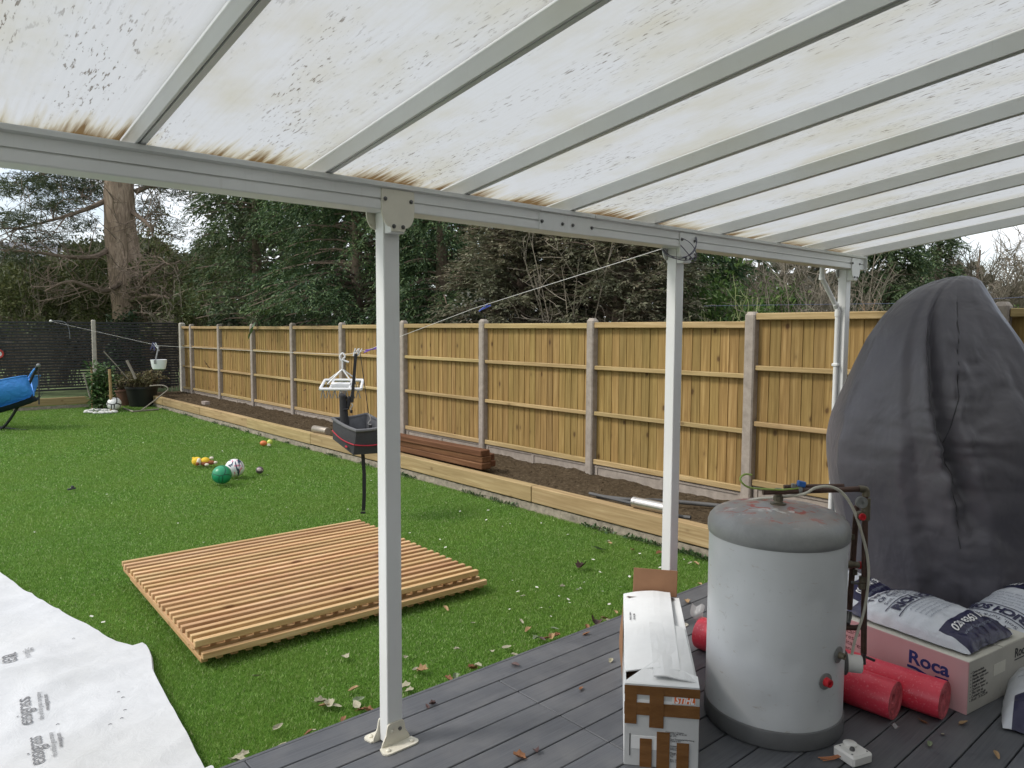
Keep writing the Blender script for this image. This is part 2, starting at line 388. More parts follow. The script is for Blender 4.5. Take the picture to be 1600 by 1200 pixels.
# deck boards along X
deck = MB(); deck.grid(lambda u, v: (-3+u*8.94, -1.45+v*4.24, -.034), 2, 2)
deck_o = tag(deck.build('deck', M['joist']), kind='structure')
PIT = .1415; bm_cache = {}
def deck_board(x0, x1, row):
    L = round(x1-x0, 3)
    if L not in bm_cache: bm_cache[L] = MB().box((L/2, 0, -.0115), (L-.004, PIT-.006, .023), .0025).mesh('deck_board', M['deck'])
    link('deck_board', bm_cache[L], deck_o, (x0, 2.80-PIT*(row+.5), rd.uniform(-.0008, .0008)), world=True)
for row in range(30):
    xs = [-3, 1.05, 4.72, 5.94] if row == 0 else ([-3, -1.4, 2.24, 5.94] if row < 18 else [-3, 1.2, 5.94])
    for a, b in zip(xs[:-1], xs[1:]): deck_board(a, b, row)
f = MB().box((1.47, 2.812, -.05), (8.94, .02, .095), .003); f.build('deck_fascia', M['deck'], deck_o)

# house wall that carries the canopy, behind the camera
hw = MB().box((1.3, -1.58, 1.4), (9.4, .2, 3.1)); M['render'] = plain('pale_render', (.36, .34, .31), .9, .08, 5, bump=.3)
tag(hw.build('house_wall', M['render']), kind='structure')

# soil of the raised bed
def soil_z(x, y): return .105+.03*nz3(x*2.1, y*2.1)+.022*nz3(x*7, y*7, 3)+.012*nz3(x*19, y*19, 8)
s_ = MB(); s_.grid(lambda u, v: (4.93+u*1.10, 2.82+v*16.75, soil_z(4.93+u*1.1, 2.82+v*16.75)), 34, 460)
s_.grid(lambda u, v: (2.28+u*2.66, 18.76+v*.8, soil_z(2.28+u*2.66, 18.76+v*.8)-.02), 70, 22)
soil_o = tag(s_.build('soil', M['soil'], smooth=True, angle=180), kind='structure')
N = 5200; px_ = rng.uniform(4.97, 5.95, N); py_ = 2.85+16.5*rng.uniform(0, 1, N)**1.7; vs = []
for x, y in zip(px_, py_):
    z = soil_z(x, y); r = rd.uniform(.004, .017)*(1.5 if rd.random() < .06 else 1)
    q = [Vector((x+r*rd.uniform(.6, 1.2)*a, y+r*rd.uniform(.6, 1.2)*b, z+r*c*rd.uniform(.5, .9))) for a, b, c in ((1, 0, 0), (-.5, .87, 0), (-.5, -.87, 0), (0, 0, 1))]
    for t3 in ((0, 1, 3), (1, 2, 3), (2, 0, 3)): vs += [q[i] for i in t3]
o = link('soil_clods', fast_mesh('soil_clods', np.array([tuple(v) for v in vs]), 3, M['soil']))
tag(o, 'brown crumbly clods of earth in the raised bed', 'soil', kind='stuff')

# ================================================================== RAISED BED
bed = thing('raised_bed', 'long pale timber sleeper edging of the soil bed below the fence', 'raised bed', (4.9, 2.8, GZ))
brk = [2.83, 5.265, 7.66, 10.06, 12.46, 14.86, 17.26, 18.70]
for a, b in zip(brk[:-1], brk[1:]):
    j = rd.uniform(-.006, .006)
    MB().box((4.90+j, (a+b)/2, .09+rd.uniform(-.004, .004)), (.1, b-a-.006, .16), .006).build('sleeper', M['sleeper'], bed, (4.90, (a+b)/2, .09), world=True)
MB().box((3.56, 18.76, .085), (2.60, .1, .16), .006).build('sleeper', M['sleeper_x'], bed, (3.56, 18.76, .085), world=True)
MB().box((5.44, 2.86, .085), (.97, .07, .15), .006).build('sleeper', M['sleeper_x'], bed, (5.44, 2.86, .085), world=True)
def haunch(p0, p1, nrm):
    p0, p1, nrm = Vector(p0), Vector(p1), Vector(nrm); L = (p1-p0).length; k = int(L/.05); m_ = MB()
    def fn(u, v):
        q = p0.lerp(p1, u); d = .012*nz3(q.x*9, q.y*9, v*3)+.006*nz3(q.x*31, q.y*31, v*5)
        z = GZ-.06+(.132)*v+(.0 if v < .9 else -.012*abs(nz3(q.x*13, q.y*13)))
        return tuple(q+nrm*(d+.02*(1-v))+Vector((0, 0, z)))
    m_.grid(fn, k, 5); return m_
for a, b in zip(brk[:-1], brk[1:]):
    haunch((4.866, b, 0), (4.866, a, 0), (-1, 0, 0)).build('mortar_footing', M['haunch'], bed, (4.866, a, GZ), world=True, smooth=True)
haunch((2.28, 18.722, 0), (4.85, 18.722, 0), (0, -1, 0)).build('mortar_footing', M['haunch'], bed, (2.28, 18.72, GZ), world=True, smooth=True)

# ================================================================== TIMBER FENCE
fence = thing('timber_fence', 'long golden timber fence of upright boards between grey concrete posts', 'fence', (6.0, 1.66, 0))
PY = [-.28, 1.66, 3.60, 5.54, 7.44, 9.32, 11.20, 13.10, 15.0, 16.9, 18.8, 19.53]
PT = [1.91, 1.91, 1.87, 1.83, 1.835, 1.83, 1.81, 1.81, 1.80, 1.80, 1.80, 1.84]
BT = [1.86, 1.86, 1.78, 1.78, 1.78, 1.765, 1.75, 1.75, 1.745, 1.745, 1.745]
def cpost(y, top, x=6.0, w_=.10, name='concrete_post', mt=None, parent=None):
    b = MB(); h = w_/2; z0, z1, z2 = -.1, top-.03, top; c = .012
    ring = lambda s_, z: [(-s_, -s_+c, z), (-s_+c, -s_, z), (s_-c, -s_, z), (s_, -s_+c, z), (s_, s_-c, z), (s_-c, s_, z), (-s_+c, s_, z), (-s_, s_-c, z)]
    vs = ring(h, z0)+ring(h, z1)+ring(h*.62, z2)
    fs = [(i, (i+1) % 8, 8+(i+1) % 8, 8+i) for i in range(8)]+[(8+i, 8+(i+1) % 8, 16+(i+1) % 8, 16+i) for i in range(8)]+[tuple(range(16, 24))]
    b.add(vs, fs); return b.build(name, mt or M['concrete'], parent or fence, (x, y, 0), world=False) if parent is None and False else link(name, b.mesh(name, mt or M['concrete']), parent or fence, (x, y, 0), world=True)
for y, tp in zip(PY, PT): cpost(y, tp, mt=M['concrete_pale'] if y > 19 else None, w_=.13 if y > 19 else .10)
board_mesh = {}
def board_me(h, kind):
    key = (round(h, 3), kind)
    if key not in board_mesh:
        w2, t0, t1 = .056, .010, .005
        vs = []
        for z in (0, h):
            vs += [(0, -w2, z), (t0, -w2, z), (t1, w2, z), (0, w2, z)]
        b = MB().add(vs, [(0, 3, 2, 1), (4, 5, 6, 7), (0, 1, 5, 4), (1, 2, 6, 5), (2, 3, 7, 6), (3, 0, 4, 7)]); board_mesh[key] = b.mesh('fence_board', M['fence_board'])
    return board_mesh[key]
for i in range(len(PY)-1):
    a, b, top = PY[i]+.05, PY[i+1]-.05, BT[i]; L = b-a; nb = max(2, round(L/.1)); pt = L/nb; zb = top-1.56
    for k in range(nb):
        o = link('fence_board', board_me(1.54, 0), fence, (6.028+rd.uniform(-.002, .002), a+pt*(k+.5)+rd.uniform(-.003, .003), zb+.0), world=True)
        o.rotation_euler = (rd.uniform(-.003, .003), 0, -.062+rd.uniform(-.02, .02)); o.scale = (1, pt/.1*rd.uniform(.97, 1.03), 1)
    for z, h, d in ((top-.03, .06, .045), (top-.49, .044, .036), (top-.995, .044, .036), (zb+.03, .055, .036)):
        j = rd.uniform(-.006, .006)
        MB().box((6.012-d/2, (a+b)/2, z+j), (d, L-.006, h), .005).build('fence_rail', M['fence_rail'], fence, (6.012-d/2, (a+b)/2, z), world=True)
    gz1 = zb-.004; gz0 = gz1-(.42 if top > 1.8 else .16); gb = MB().box((6.02, (a+b)/2, (gz0+gz1)/2), (.03, L-.004, gz1-gz0))
    for zz in (gz0+.012, gz1-.012): gb.box((6.0, (a+b)/2, zz), (.012, L-.006, .024), .003)
    for yy in (a+.03, (a+b)/2, b-.03): gb.box((6.0, yy, (gz0+gz1)/2), (.0118, .04, gz1-gz0-.05), .002)
    gb.build('gravel_board', M['concrete'], fence, (6.02, (a+b)/2, gz0), world=True)

# ================================================================== CHARCOAL SLATTED FENCE
bf = thing('slatted_fence', 'charcoal black fence of narrow horizontal slats behind the hammock', 'fence', (4.0, 19.53, 0))
bx = [5.93, 4.02, 2.08, .14]
sl = {}
for i in range(3):
    x1, x0 = bx[i]-.05, bx[i+1]+.05; L = x1-x0; key = round(L, 3)
    if key not in sl: sl[key] = MB().box((0, 0, 0), (L-.004, .016, .0435), .003).mesh('slat', M['slat_black'])
    for k in range(24):
        link('slat', sl[key], bf, ((x0+x1)/2, 19.50+rd.uniform(-.002, .002), .285+k*.0665), world=True)
    nb = 10
    for k in range(nb+1):
        MB().box((0, 0, 0), (.03, .02, 1.58), .003).build('batten', M['slat_black'], bf, (x0+.02+(L-.04)*k/nb, 19.524, 1.05), world=True)
    MB().box((0, 0, 0), (L-.002, .03, .03), .004).build('top_rail', M['slat_black'], bf, ((x0+x1)/2, 19.51, 1.872), world=True)
    MB().box((0, 0, 0), (L, .04, .15), .004).build('gravel_board', M['concrete_pale'], bf, ((x0+x1)/2, 19.52, .16), world=True)
    cpost(19.53, 1.89, bx[i+1], .085, mt=M['concrete_pale'], parent=bf)

# ================================================================== CANOPY
can = thing('patio_canopy', 'white aluminium patio canopy with mould stained milky roof sheets on slim posts', 'canopy', (1.565, 2.545, 0))
YB0, YB1 = 2.470, 2.575                     # beam front / back
def W(mb, name, mt, par=can, loc=(1.565, 2.545, 0), **k): return mb.build(name, mt, par, loc, world=True, **k)
# beam profile (Y,Z): gutter with lip and screw slot
def beam_piece(x0, x1, out_=0.0):
    prof = [(YB0-out_, 2.157), (YB0-out_, 2.188), (YB0+.007, 2.188), (YB0+.007, 2.1955), (YB0-out_, 2.1955), (YB0-out_, 2.232), (YB0-.016, 2.238), (YB0-.018, 2.253), (YB0-.008, 2.256),
            (YB0+.02, 2.236), (YB1+.075, 2.228), (YB1+.075, 2.262), (YB1+.080, 2.262), (YB1+.080, 2.20), (YB1, 2.165), (YB1, 2.157), (YB1-.004, 2.153), (YB0+.004, 2.153)]
    k = len(prof); b = MB(); b.add([(x0, y, z) for y, z in prof]+[(x1, y, z) for y, z in prof], [(i, k+i, k+(i+1) % k, (i+1) % k) for i in range(k)]+[tuple(range(k)), tuple(range(k, 2*k))[::-1]]); return b
beam = W(beam_piece(-2.4, 2.31), 'gutter_beam', M['alu'])
beam2 = W(beam_piece(2.67, 5.64), 'gutter_beam', M['alu'])
# plain sleeve between the two lengths
sp_ = MB().box((2.49, (YB0+YB1)/2-.001, 2.193), (.359, YB1-YB0+.006, .082), .002); sp_.box((2.49, YB0-.006, 2.245), (.359, .02, .02), .002)
sleeve = W(sp_, 'beam_sleeve', M['alu'])
def bolt(x, y, z, par, r=.0055):
    b = MB().lathe([(r*1.5, 0), (r*1.5, .0025), (r, .003), (r*.95, .0075), (0, .008)], 10, (x, y, z), RX(math.pi/2)); return W(b, 'bolt', M['bolt'], par, smooth=True)
for x in (2.325, 2.456, 2.524, 2.655): bolt(x, YB0-.005, 2.19, sleeve)
W(MB().box((5.643, 2.50, 2.205), (.006, .10, .11), .002), 'end_cap', M['alu'], beam2)
# rafters and roof sheets
K = .135; LEN = 4.08; YE = 2.63
def raf_z(y): return 2.252+K*(2.50-y)
RX0 = [.652+.622*i for i in range(-4, 9)]
rw, rh = .032, .082
prof = [(-rw/2, .0), (-rw/2+.002, -.001), (-.008, -.001), (-.008, .004), (-.002, .004), (-.002, -.001), (rw/2-.002, -.001), (rw/2, .0), (rw/2, rh-.012), (rw/2+.006, rh-.012), (rw/2+.006, rh), (-rw/2-.006, rh), (-rw/2-.006, rh-.012), (-rw/2, rh-.012)]
k = len(prof); rb = MB()
rb.add([(x, 0, z) for x, z in prof]+[(x, -LEN, z+K*LEN) for x, z in prof], [(i, (i+1) % k, k+(i+1) % k, k+i) for i in range(k)]+[tuple(range(k))[::-1], tuple(range(k, 2*k))])
raf_me = rb.mesh('rafter', M['alu'])
seal = MB().add([(-.0065, 0, .0032), (-.0065, -LEN, .0032+K*LEN), (-.0028, -LEN, .0032+K*LEN), (-.0028, 0, .0032)], [(0, 1, 2, 3)]).mesh('seal', M['rubber'])
side = MB().box((0, 0, 0), (.001, 1, .001)).mesh('x', M['rubber'])
for x in RX0:
    o = link('rafter', raf_me, can, (x, YE, 2.252+K*(2.50-YE)), world=True)
    link('seal_strip', seal, o, (0, 0, 0))
pw = .622-rw-.006
pn = MB(); z0 = rh-.0125-.011
vs = [(0, 0, z0), (pw, 0, z0), (pw, -LEN, z0+K*LEN), (0, -LEN, z0+K*LEN)]; th = .010
pn.add(vs, [(0, 3, 2, 1)][:1], 0); pn.add([(x, y, z+th) for x, y, z in vs], [(0, 1, 2, 3)], 1)
pn.add([vs[0], vs[1], (vs[1][0], 0, z0+th), (0, 0, z0+th)], [(0, 1, 2, 3)], 0)
pan_me = pn.mesh('roof_sheet', [M['poly'], M['skin']])
for x in RX0[:-1]: link('roof_sheet', pan_me, can, (x+rw/2+.003, YE, 2.252+K*(2.50-YE)), world=True)
W(MB().box((1.6, -1.44, 2.80), (8.2, .06, .2), .004), 'wall_plate', M['alu'])
# posts with head brackets and feet
def arc(cx, cz, r, a0, a1, n=6): return [(cx+r*math.cos(R_(a0+(a1-a0)*i/n)), cz+r*math.sin(R_(a0+(a1-a0)*i/n))) for i in range(n+1)]
PW, PD = .072, .062
def post(xc, foot=True, bolts=True, bw=.146):
    p = W(MB().box((xc, 2.545, 1.08), (PW, PD, 2.15), .003), 'post', M['alu'], can, (xc, 2.545, 0))
    hw_ = bw/2; lo = PW/2-.004
    # head bracket: straight sides at the beam, concave shoulders down to the post
    pts = [(-hw_, 2.232), (-hw_, 2.152)]+[(-hw_+(hw_-lo)*(1-math.cos(R_(a))), 2.152-.062*math.sin(R_(a))) for a in (15, 30, 45, 60, 75, 90)]
    pts += [(-lo, 2.082), (-lo+.005, 2.076)]; pts = pts+[(-x, z) for x, z in pts[::-1]]
    for (yy, nm) in ((YB0-.0065, 1), (YB1+.003, -1)):
        b = MB(); poly = [(xc+x, z) for x, z in pts]; kk = len(poly)
        y0, y1 = (yy, yy+.006); b.add([(x, y0, z) for x, z in poly]+[(x, y1, z) for x, z in poly], [tuple(range(kk)), tuple(range(kk, 2*kk))[::-1]]+[(i, kk+i, kk+(i+1) % kk, (i+1) % kk) for i in range(kk)])
        hb = W(b, 'head_bracket', M['cream'] if xc < 2 else M['alu'], p)
        if nm == 1:
            for dx, z in ((-.058, 2.194), (.058, 2.194), (-.0205, 2.094), (.0205, 2.094)): bolt(xc+dx, yy, z, hb)
    # the bracket cheeks reach forward of the post
    W(MB().box((xc, (YB0+2.514)/2+.001, 2.115), (PW-.01, 2.514-YB0+.004, .09), .002), 'packer', M['alu'], p)
    # two angled foot plates, rounded ears, on the front and the rear
    for sg in (-1, 1):
        yf = 2.545+sg*(PD/2+.0035); T = Matrix.Translation((xc, yf, 0))
        b = MB(); up = [(-.068, 0), (-.064, .02)]+[(-.048+.012*i/4-.0, .03+.062*math.sin(R_(90*i/4))) for i in range(1, 5)]+[(-.026, .096)]
        up = up+[(-x, z) for x, z in up[::-1]]; kk = len(up); y0, y1 = yf-.003, yf+.003
        b.add([(xc+x, y0, z) for x, z in up]+[(xc+x, y1, z) for x, z in up], [tuple(range(kk))[::-1], tuple(range(kk, 2*kk))]+[(i, (i+1) % kk, kk+(i+1) % kk, kk+i) for i in range(kk)])
        ears = [(-.075, 0)]+[(-.060+.024*math.cos(R_(a)), .034+.024*math.sin(R_(a))) for a in (180, 150, 120, 90)]+[(.060+.024*math.cos(R_(a)), .034+.024*math.sin(R_(a))) for a in (90, 60, 30, 0)]+[(.075, 0)]
        b.prism([(xc+x, yf+sg*y) for x, y in (ears if sg > 0 else ears[::-1])], .001, .0075)
        fp = W(b, 'foot_plate', M['cream'], p)
        for dx in (-.056, .056): W(MB().lathe([(.010, 0), (.010, .004), (.006, .008), (0, .009)], 12, (xc+dx, yf+sg*.034, .0075)), 'screw_cap', M['cream'], fp, smooth=True)
        for dx, mm_ in ((-.018, M['cream']), (.018, M['bolt'])):
            W(MB().lathe([(.008, 0), (.008, .003), (.004, .006), (0, .0065)], 12, (xc+dx, yf+sg*.003, .062), RX(-sg*math.pi/2)), 'screw_cap', mm_, fp, smooth=True)
    return p
post(1.565); post(3.43); p3 = post(5.49, bw=.13); post(-.35)
# rainwater downpipe beside the last post
dp = spline([(5.25, 2.60, 2.16), (5.25, 2.60, 2.10), (5.262, 2.60, 2.075)], 4)+[Vector((5.415, 2.575, 1.90))]+spline([(5.43, 2.565, 1.87), (5.434, 2.562, 1.82)], 3)+[Vector((5.434, 2.562, .02))]
d_ = W(MB().tube(dp, .017, 14), 'downpipe', M['alu'], can, smooth=True)
for q, dr in ((Vector((5.25, 2.60, 2.09)), (0, 0, 1)), (Vector((5.424, 2.57, 1.885)), (.6, 0, -.8)), (Vector((5.434, 2.562, 1.83)), (0, 0, 1))):
    dv = Vector(dr).normalized(); W(MB().tube([q-dv*.02, q+dv*.02], .021, 14), 'pipe_collar', M['alu'], d_, smooth=True)
W(MB().box((5.434, 2.562, 1.45), (.045, .045, .022), .004), 'pipe_clip', M['alu'], d_)
# ================================================================== THINGS ON THE DECK
def on_f(x, y, F): d = ray(x, y); return CAM + d*(F/d.dot(FW))       # where a sight line passes F metres ahead
def text_me(s, size, mt, depth=.0006, shear=0, spacing=1.0, align='LEFT', bold=0.0, fit=None):
    cu = bpy.data.curves.new('txt', 'FONT'); cu.body = s; cu.size = size; cu.extrude = depth; cu.shear = shear; cu.space_character = spacing; cu.align_x = align; cu.offset = bold
    cu.resolution_u = 3
    ob = bpy.data.objects.new('txt', cu); COL.objects.link(ob); bpy.context.view_layer.update()
    me = bpy.data.meshes.new_from_object(ob.evaluated_get(bpy.context.evaluated_depsgraph_get())); bpy.data.objects.remove(ob); bpy.data.curves.remove(cu)
    me.materials.clear(); me.materials.append(mt)
    if fit:
        xs = [v.co.x for v in me.vertices]; k_ = fit/(max(xs)-min(xs))
        for v in me.vertices: v.co.x *= k_
    me.name = 'lettering'; return me
def lettering(s, size, mt, parent, Mx, **k):
    me = text_me(s, size, mt, **k); me.transform(Mx); me.update(); return link('lettering', me, parent)
def frame(o_, x_, y_):
    x_, y_ = Vector(x_).normalized(), Vector(y_).normalized(); z_ = x_.cross(y_); m_ = Matrix.Identity(4)
    for i in range(3): m_[i][0], m_[i][1], m_[i][2], m_[i][3] = x_[i], y_[i], z_[i], o_[i]
    return m_

# ---- hot water cylinder
t = NT('cylinder_paint'); v = t.coord(rnd=False); a = t.noise(v, 2.4, 5); b = t.noise(t.coord((9, 9, 5), rnd=False), 2, 8, .75); c_ = t.noise(t.coord((3, 3, 9), rnd=False), 5, 6, .7)
col = t.mix(t.ramp(a, [(.3, 0), (.7, 1)]), (.66, .68, .695), (.57, .585, .595)); col = t.mix(t.math('MULTIPLY', t.ramp(b, [(.60, 0), (.66, .8)]), t.ramp(t.noise(v, 3.1, 3), [(.48, .08), (.62, 1)])), col, (.27, .265, .25)); col = t.mix(t.ramp(c_, [(.62, 0), (.70, .55)]), col, (.36, .30, .24))
t.color(col); t.set(rough=.36, spec=.45); M['tank'] = t.mat
t = NT('cylinder_dome'); v = t.coord(rnd=False); sp = t.new('ShaderNodeSeparateXYZ'); t.ln(t.new('ShaderNodeTexCoord').outputs['Object'], sp.inputs[0])
a = t.noise(v, 5, 7, .7, .6); b = t.noise(v, 9, 6, .65, .8); hgt = t.new('ShaderNodeMapRange'); hgt.inputs[1].default_value = .905; hgt.inputs[2].default_value = .945; t.ln(sp.outputs['Z'], hgt.inputs[0])
col = t.mix(t.ramp(a, [(.35, 0), (.65, 1)]), (.22, .225, .225), (.30, .305, .30)); col = t.mix(t.math('MULTIPLY', hgt.outputs[0], t.ramp(b, [(.36, 0), (.6, .9)])), col, (.34, .26, .22))
col = t.mix(t.math('MULTIPLY', hgt.outputs[0], t.ramp(t.noise(v, 12, 7, .7, 1.2), [(.545, 0), (.60, 1)])), col, (.36, .07, .045))
col = t.mix(t.math('MULTIPLY', hgt.outputs[0], t.ramp(t.noise(v, 7, 5, .6, .5), [(.57, 0), (.62, .9)])), col, (.62, .61, .58))
t.color(col); t.set(rough=.42, spec=.5); M['dome'] = t.mat
M['tank_base'] = plain('cylinder_base', (.13, .133, .136), .5, .15)
M['pipe'] = plain('dull_copper', (.095, .055, .042), .5, .35, 22, .35)
M['brass'] = plain('dull_brass', (.16, .14, .10), .45, .3, 25, .5)
M['grey_fit'] = plain('grey_fitting', (.20, .205, .20), .5, .2, 30)
M['red'] = plain('red_plastic', (.55, .02, .03), .4, .1, 20)
M['white_pl'] = plain('white_plastic', (.70, .69, .66), .4, .06, 12, dirt=((.4, .37, .3), .66))
M['cable'] = plain('cream_cable', (.52, .50, .42), .5, .12, 20, dirt=((.25, .22, .16), .62))
M['green_wire'] = plain('green_yellow_wire', (.30, .42, .10), .5, .3, 12)
M['blue_pl'] = plain('blue_plastic', (.03, .13, .42), .4, .15, 20)
tank = thing('hot_water_cylinder', 'dented pale grey hot water cylinder with dark dome and brown copper pipework', 'cylinder', (2.947, 1.62, 0), -YAW)
TF = Vector((2.947, 1.62, 0)).dot(FW)
def tl(x, y, fy=0.0):
    w_ = on_f(x, y, TF+fy)-Vector((2.947, 1.62, 0)); return Vector((w_.dot(RT), w_.dot(FW), w_.z))
bd_ = MB().lathe([(.285, .078)]+[(.286, .09+.0185*i) for i in range(40)]+[(.286, .832)], 128)
DENTS = [(-18, .18, .05, .006), (12, .62, .04, .005), (38, .55, .06, .006), (-40, .40, .05, .005), (-5, .36, .03, .004), (55, .70, .05, .006), (25, .15, .06, .005), (-60, .66, .07, .006)]
def dent(v_):
    x, y, z = v_; an = math.degrees(math.atan2(x, -y)); d = 0
    for a_, zz, s_, h_ in DENTS: d += h_*math.exp(-(((an-a_)*.005)**2+(z-zz)**2)/(s_*s_))
    d += .0012*nz3(an*.03, z*3, 2); r = math.hypot(x, y); k2 = (r-d)/r if r > .1 else 1; return (x*k2, y*k2, z)
bd_.v = [dent(v_) for v_ in bd_.v]
body = bd_.build('body', M['tank'], tank, smooth=True)
MB().lathe([(.27, .002), (.287, .004), (.2905, .015), (.2905, .074), (.288, .080), (.2862, .081)], 64).build('base_ring', M['tank_base'], tank, smooth=True)
dome = MB().lathe([(.2864, .822), (.291, .826), (.2935, .845), (.2925, .868), (.286, .888), (.27, .907), (.245, .921), (.215, .930), (.196, .9315), (.186, .930), (.165, .936), (.11, .946), (.055, .951), (0, .952)], 64).build('dome', M['dome'], tank, smooth=True, angle=180)
MB().lathe([(.034, .945), (.034, .957), (.022, .959), (.018, .965), (.018, .972)], 20).build('top_boss', M['brass'], tank, smooth=True)
MB().lathe([(.022, .968), (.022, .988), (.016, .990), (.016, 1.02)], 8).build('union_nut', M['brass'], tank)
zp = tl(1210, 768).z
pr_ = .0125
hp = MB().tube([tl(1192, 769, -.02), tl(1345, 764, -.03)], pr_, 12).build('pipe', M['pipe'], tank, smooth=True)
MB().tube([tl(1225, 761, .05), tl(1318, 759, .05)], .010, 12).build('pipe', M['pipe'], tank, smooth=True)
el = [tl(1342, 764, -.03), tl(1350, 764.5, -.03), tl(1353, 767, -.03), tl(1353, 775, -.03)]
MB().tube(spline(el, 4), .0155, 12).build('elbow', M['brass'], tank, smooth=True)
MB().tube([tl(1352, 772, -.03), tl(1349.5, 1020, -.03)], .0125, 12).build('pipe', M['pipe'], tank, smooth=True)
MB().tube([tl(1339, 790, .03), tl(1327, 952, .03)], .0125, 12).build('pipe', M['pipe'], tank, smooth=True)
nz_ = tl(1326, 955, .03); MB().tube([nz_, nz_+Vector((-.005, -.005, -.022)), nz_+Vector((-.02, -.03, -.045))], [.0155, .017, .014], 12).build('pipe_end', M['bolt'], tank, smooth=True)
def disc(p, axis, r, L, mt, nm, n=20, hole=0):
    a = Vector(axis).normalized(); q = a.to_track_quat('Z', 'Y').to_matrix()
    prof = [(r*.96, -L/2), (r, -L/2+.002), (r, L/2-.002), (r*.95, L/2)]
    if hole: prof += [(hole, L/2), (hole*.9, L/2-.006), (0, L/2-.006)]
    return MB().lathe(prof, n, p, q).build(nm, mt, tank, smooth=True)
vp_ = tl(1346, 785, -.05); disc(vp_, (.05, -1, .05), .025, .018, M['grey_fit'], 'valve_cap', hole=.007)
vp2 = tl(1344, 806, -.045); disc(vp2, (.05, -1, .05), .019, .03, M['brass'], 'valve'); disc(vp2+Vector((.0008, -.018, 0)), (.05, -1, .05), .015, .012, M['red'], 'red_cap', hole=.009)
MB().tube([tl(1353, 778, -.03), tl(1352, 812, -.03)], .019, 10).build('valve_body', M['brass'], tank, smooth=True)
te = tl(1326, 882, .0); MB().tube([Vector((.272, .0, te.z)), tl(1331, 882, .0)], .017, 12).build('tee', M['brass'], tank, smooth=True)
MB().tube([tl(1331, 882, .0), tl(1344, 883, -.01)], .014, 12).build('tee', M['brass'], tank, smooth=True)
MB().tube([tl(1342, 883, -.01), tl(1352, 884, -.01)], .0165, 14).build('red_cap', M['red'], tank, smooth=True)
for (x, y) in ((1330, 838), (1334, 893), (1348, 905), (1347, 915)):
    q = tl(x, y, .03 if x < 1340 else -.03); MB().tube([q-Vector((0, 0, .012)), q+Vector((0, 0, .012))], .0155, 12).build('pipe_collar', M['brass'], tank, smooth=True)
q = tl(1344, 912, 0); MB().tube([q+Vector((-.03, .02, 0)), q+Vector((.025, -.025, 0))], .006, 8).build('bridging_clip', M['grey_fit'], tank)
ez = tl(1325, 982, 0).z; MB().tube([Vector((.272, .02, ez)), tl(1336, 981, 0), tl(1347, 979, -.02)], .012, 12).build('pipe', M['pipe'], tank, smooth=True)
q = tl(1349.5, 1020, -.03); MB().tube([q, q+Vector((.0, 0, -.02)), q+Vector((.002, 0, -.05))], [.013, .009, .010], 10).build('drain_cock', M['bolt'], tank)
MB().box(q+Vector((.025, -.01, -.022)), (.045, .006, .012), .002, RY(.4)).build('lever', M['bolt'], tank)
def boss(ang, z, r, mt, L, nm, r2, mt2):
    a = R_(ang); nrm = Vector((math.sin(a), -math.cos(a), 0)); c = nrm*.2875+Vector((0, 0, z)); qn = nrm.to_track_quat('Z', 'Y').to_matrix()
    b = MB().lathe([(r, 0), (r, .003), (r2*1.25, .005)], 24, c, qn).build('boss_plate', mt, tank, smooth=True)
    e = MB().lathe([(r2*1.15, .003), (r2*1.15, .008), (r2, .010), (r2, L), (r2*.8, L+.001), (r2*.55, L), (r2*.5, L-.012), (0, L-.012)], 20, c, qn).build(nm, mt2, tank, smooth=True)
    return c, nrm
boss(40, tl(1279, 1021, -.21).z, .034, M['grey_fit'], .028, 'pipe_stub', .013, M['brass'])
boss(24, tl(1253, 1062, -.25).z, .034, M['grey_fit'], .026, 'red_cap', .0165, M['red'])
cz = tl(1325, 1035, -.08).z; a = R_(74); nrm = Vector((math.sin(a), -math.cos(a), 0)); c0 = nrm*.286+Vector((0, 0, cz)); qn = nrm.to_track_quat('Z', 'Y').to_matrix()
MB().lathe([(.050, -.004), (.052, .006), (.045, .012)], 28, c0, qn).build('gasket', M['rubber'], tank, smooth=True)
MB().lathe([(.041, .006), (.041, .014), (.038, .016), (.0375, .066), (.033, .071), (.03, .0695), (.012, .0695), (0, .0685)], 28, c0, qn).build('immersion_cap', M['white_pl'], tank, smooth=True)
cb = spline([c0+nrm*.03+Vector((0, 0, .036)), tl(1336, 1000, -.07), tl(1350, 955, -.05), tl(1357, 905, -.05), tl(1355, 868, -.05), tl(1346, 832, -.05), tl(1334, 797, -.05), tl(1318, 772, -.06), tl(1298, 760.5, -.07), tl(1275, 762, -.07), tl(1255, 772, -.05), tl(1215, 777, .04), tl(1180, 780, .12), tl(1150, 789, .19), tl(1130, 800, .24)], 6)
MB().tube(cb, .0062, 8).build('cable', M['cable'], tank, smooth=True)
gw = spline([tl(1252, 762, -.03), tl(1225, 765, -.03), tl(1195, 764, -.04), tl(1172, 762, -.05), tl(1160, 755, -.06), tl(1157, 747, -.06), tl(1164, 741, -.05), tl(1175, 742, -.05)], 6)
MB().tube(gw, .0042, 7).build('earth_wire', M['green_wire'], tank, smooth=True)
q = tl(1249, 765, -.02); MB().lathe([(.017, -.008), (.0185, -.006), (.0185, .006), (.017, .008)], 14, q, RY(math.pi/2)).build('clamp', M['grey_fit'], tank, smooth=True)
MB().box(tl(1252, 756, -.025), (.034, .022, .024), .003, RY(.2)).build('blue_clip', M['blue_pl'], tank)
MB().box(tl(1240, 759, -.025), (.018, .016, .018), .002).build('clamp_screw', M['grey_fit'], tank)

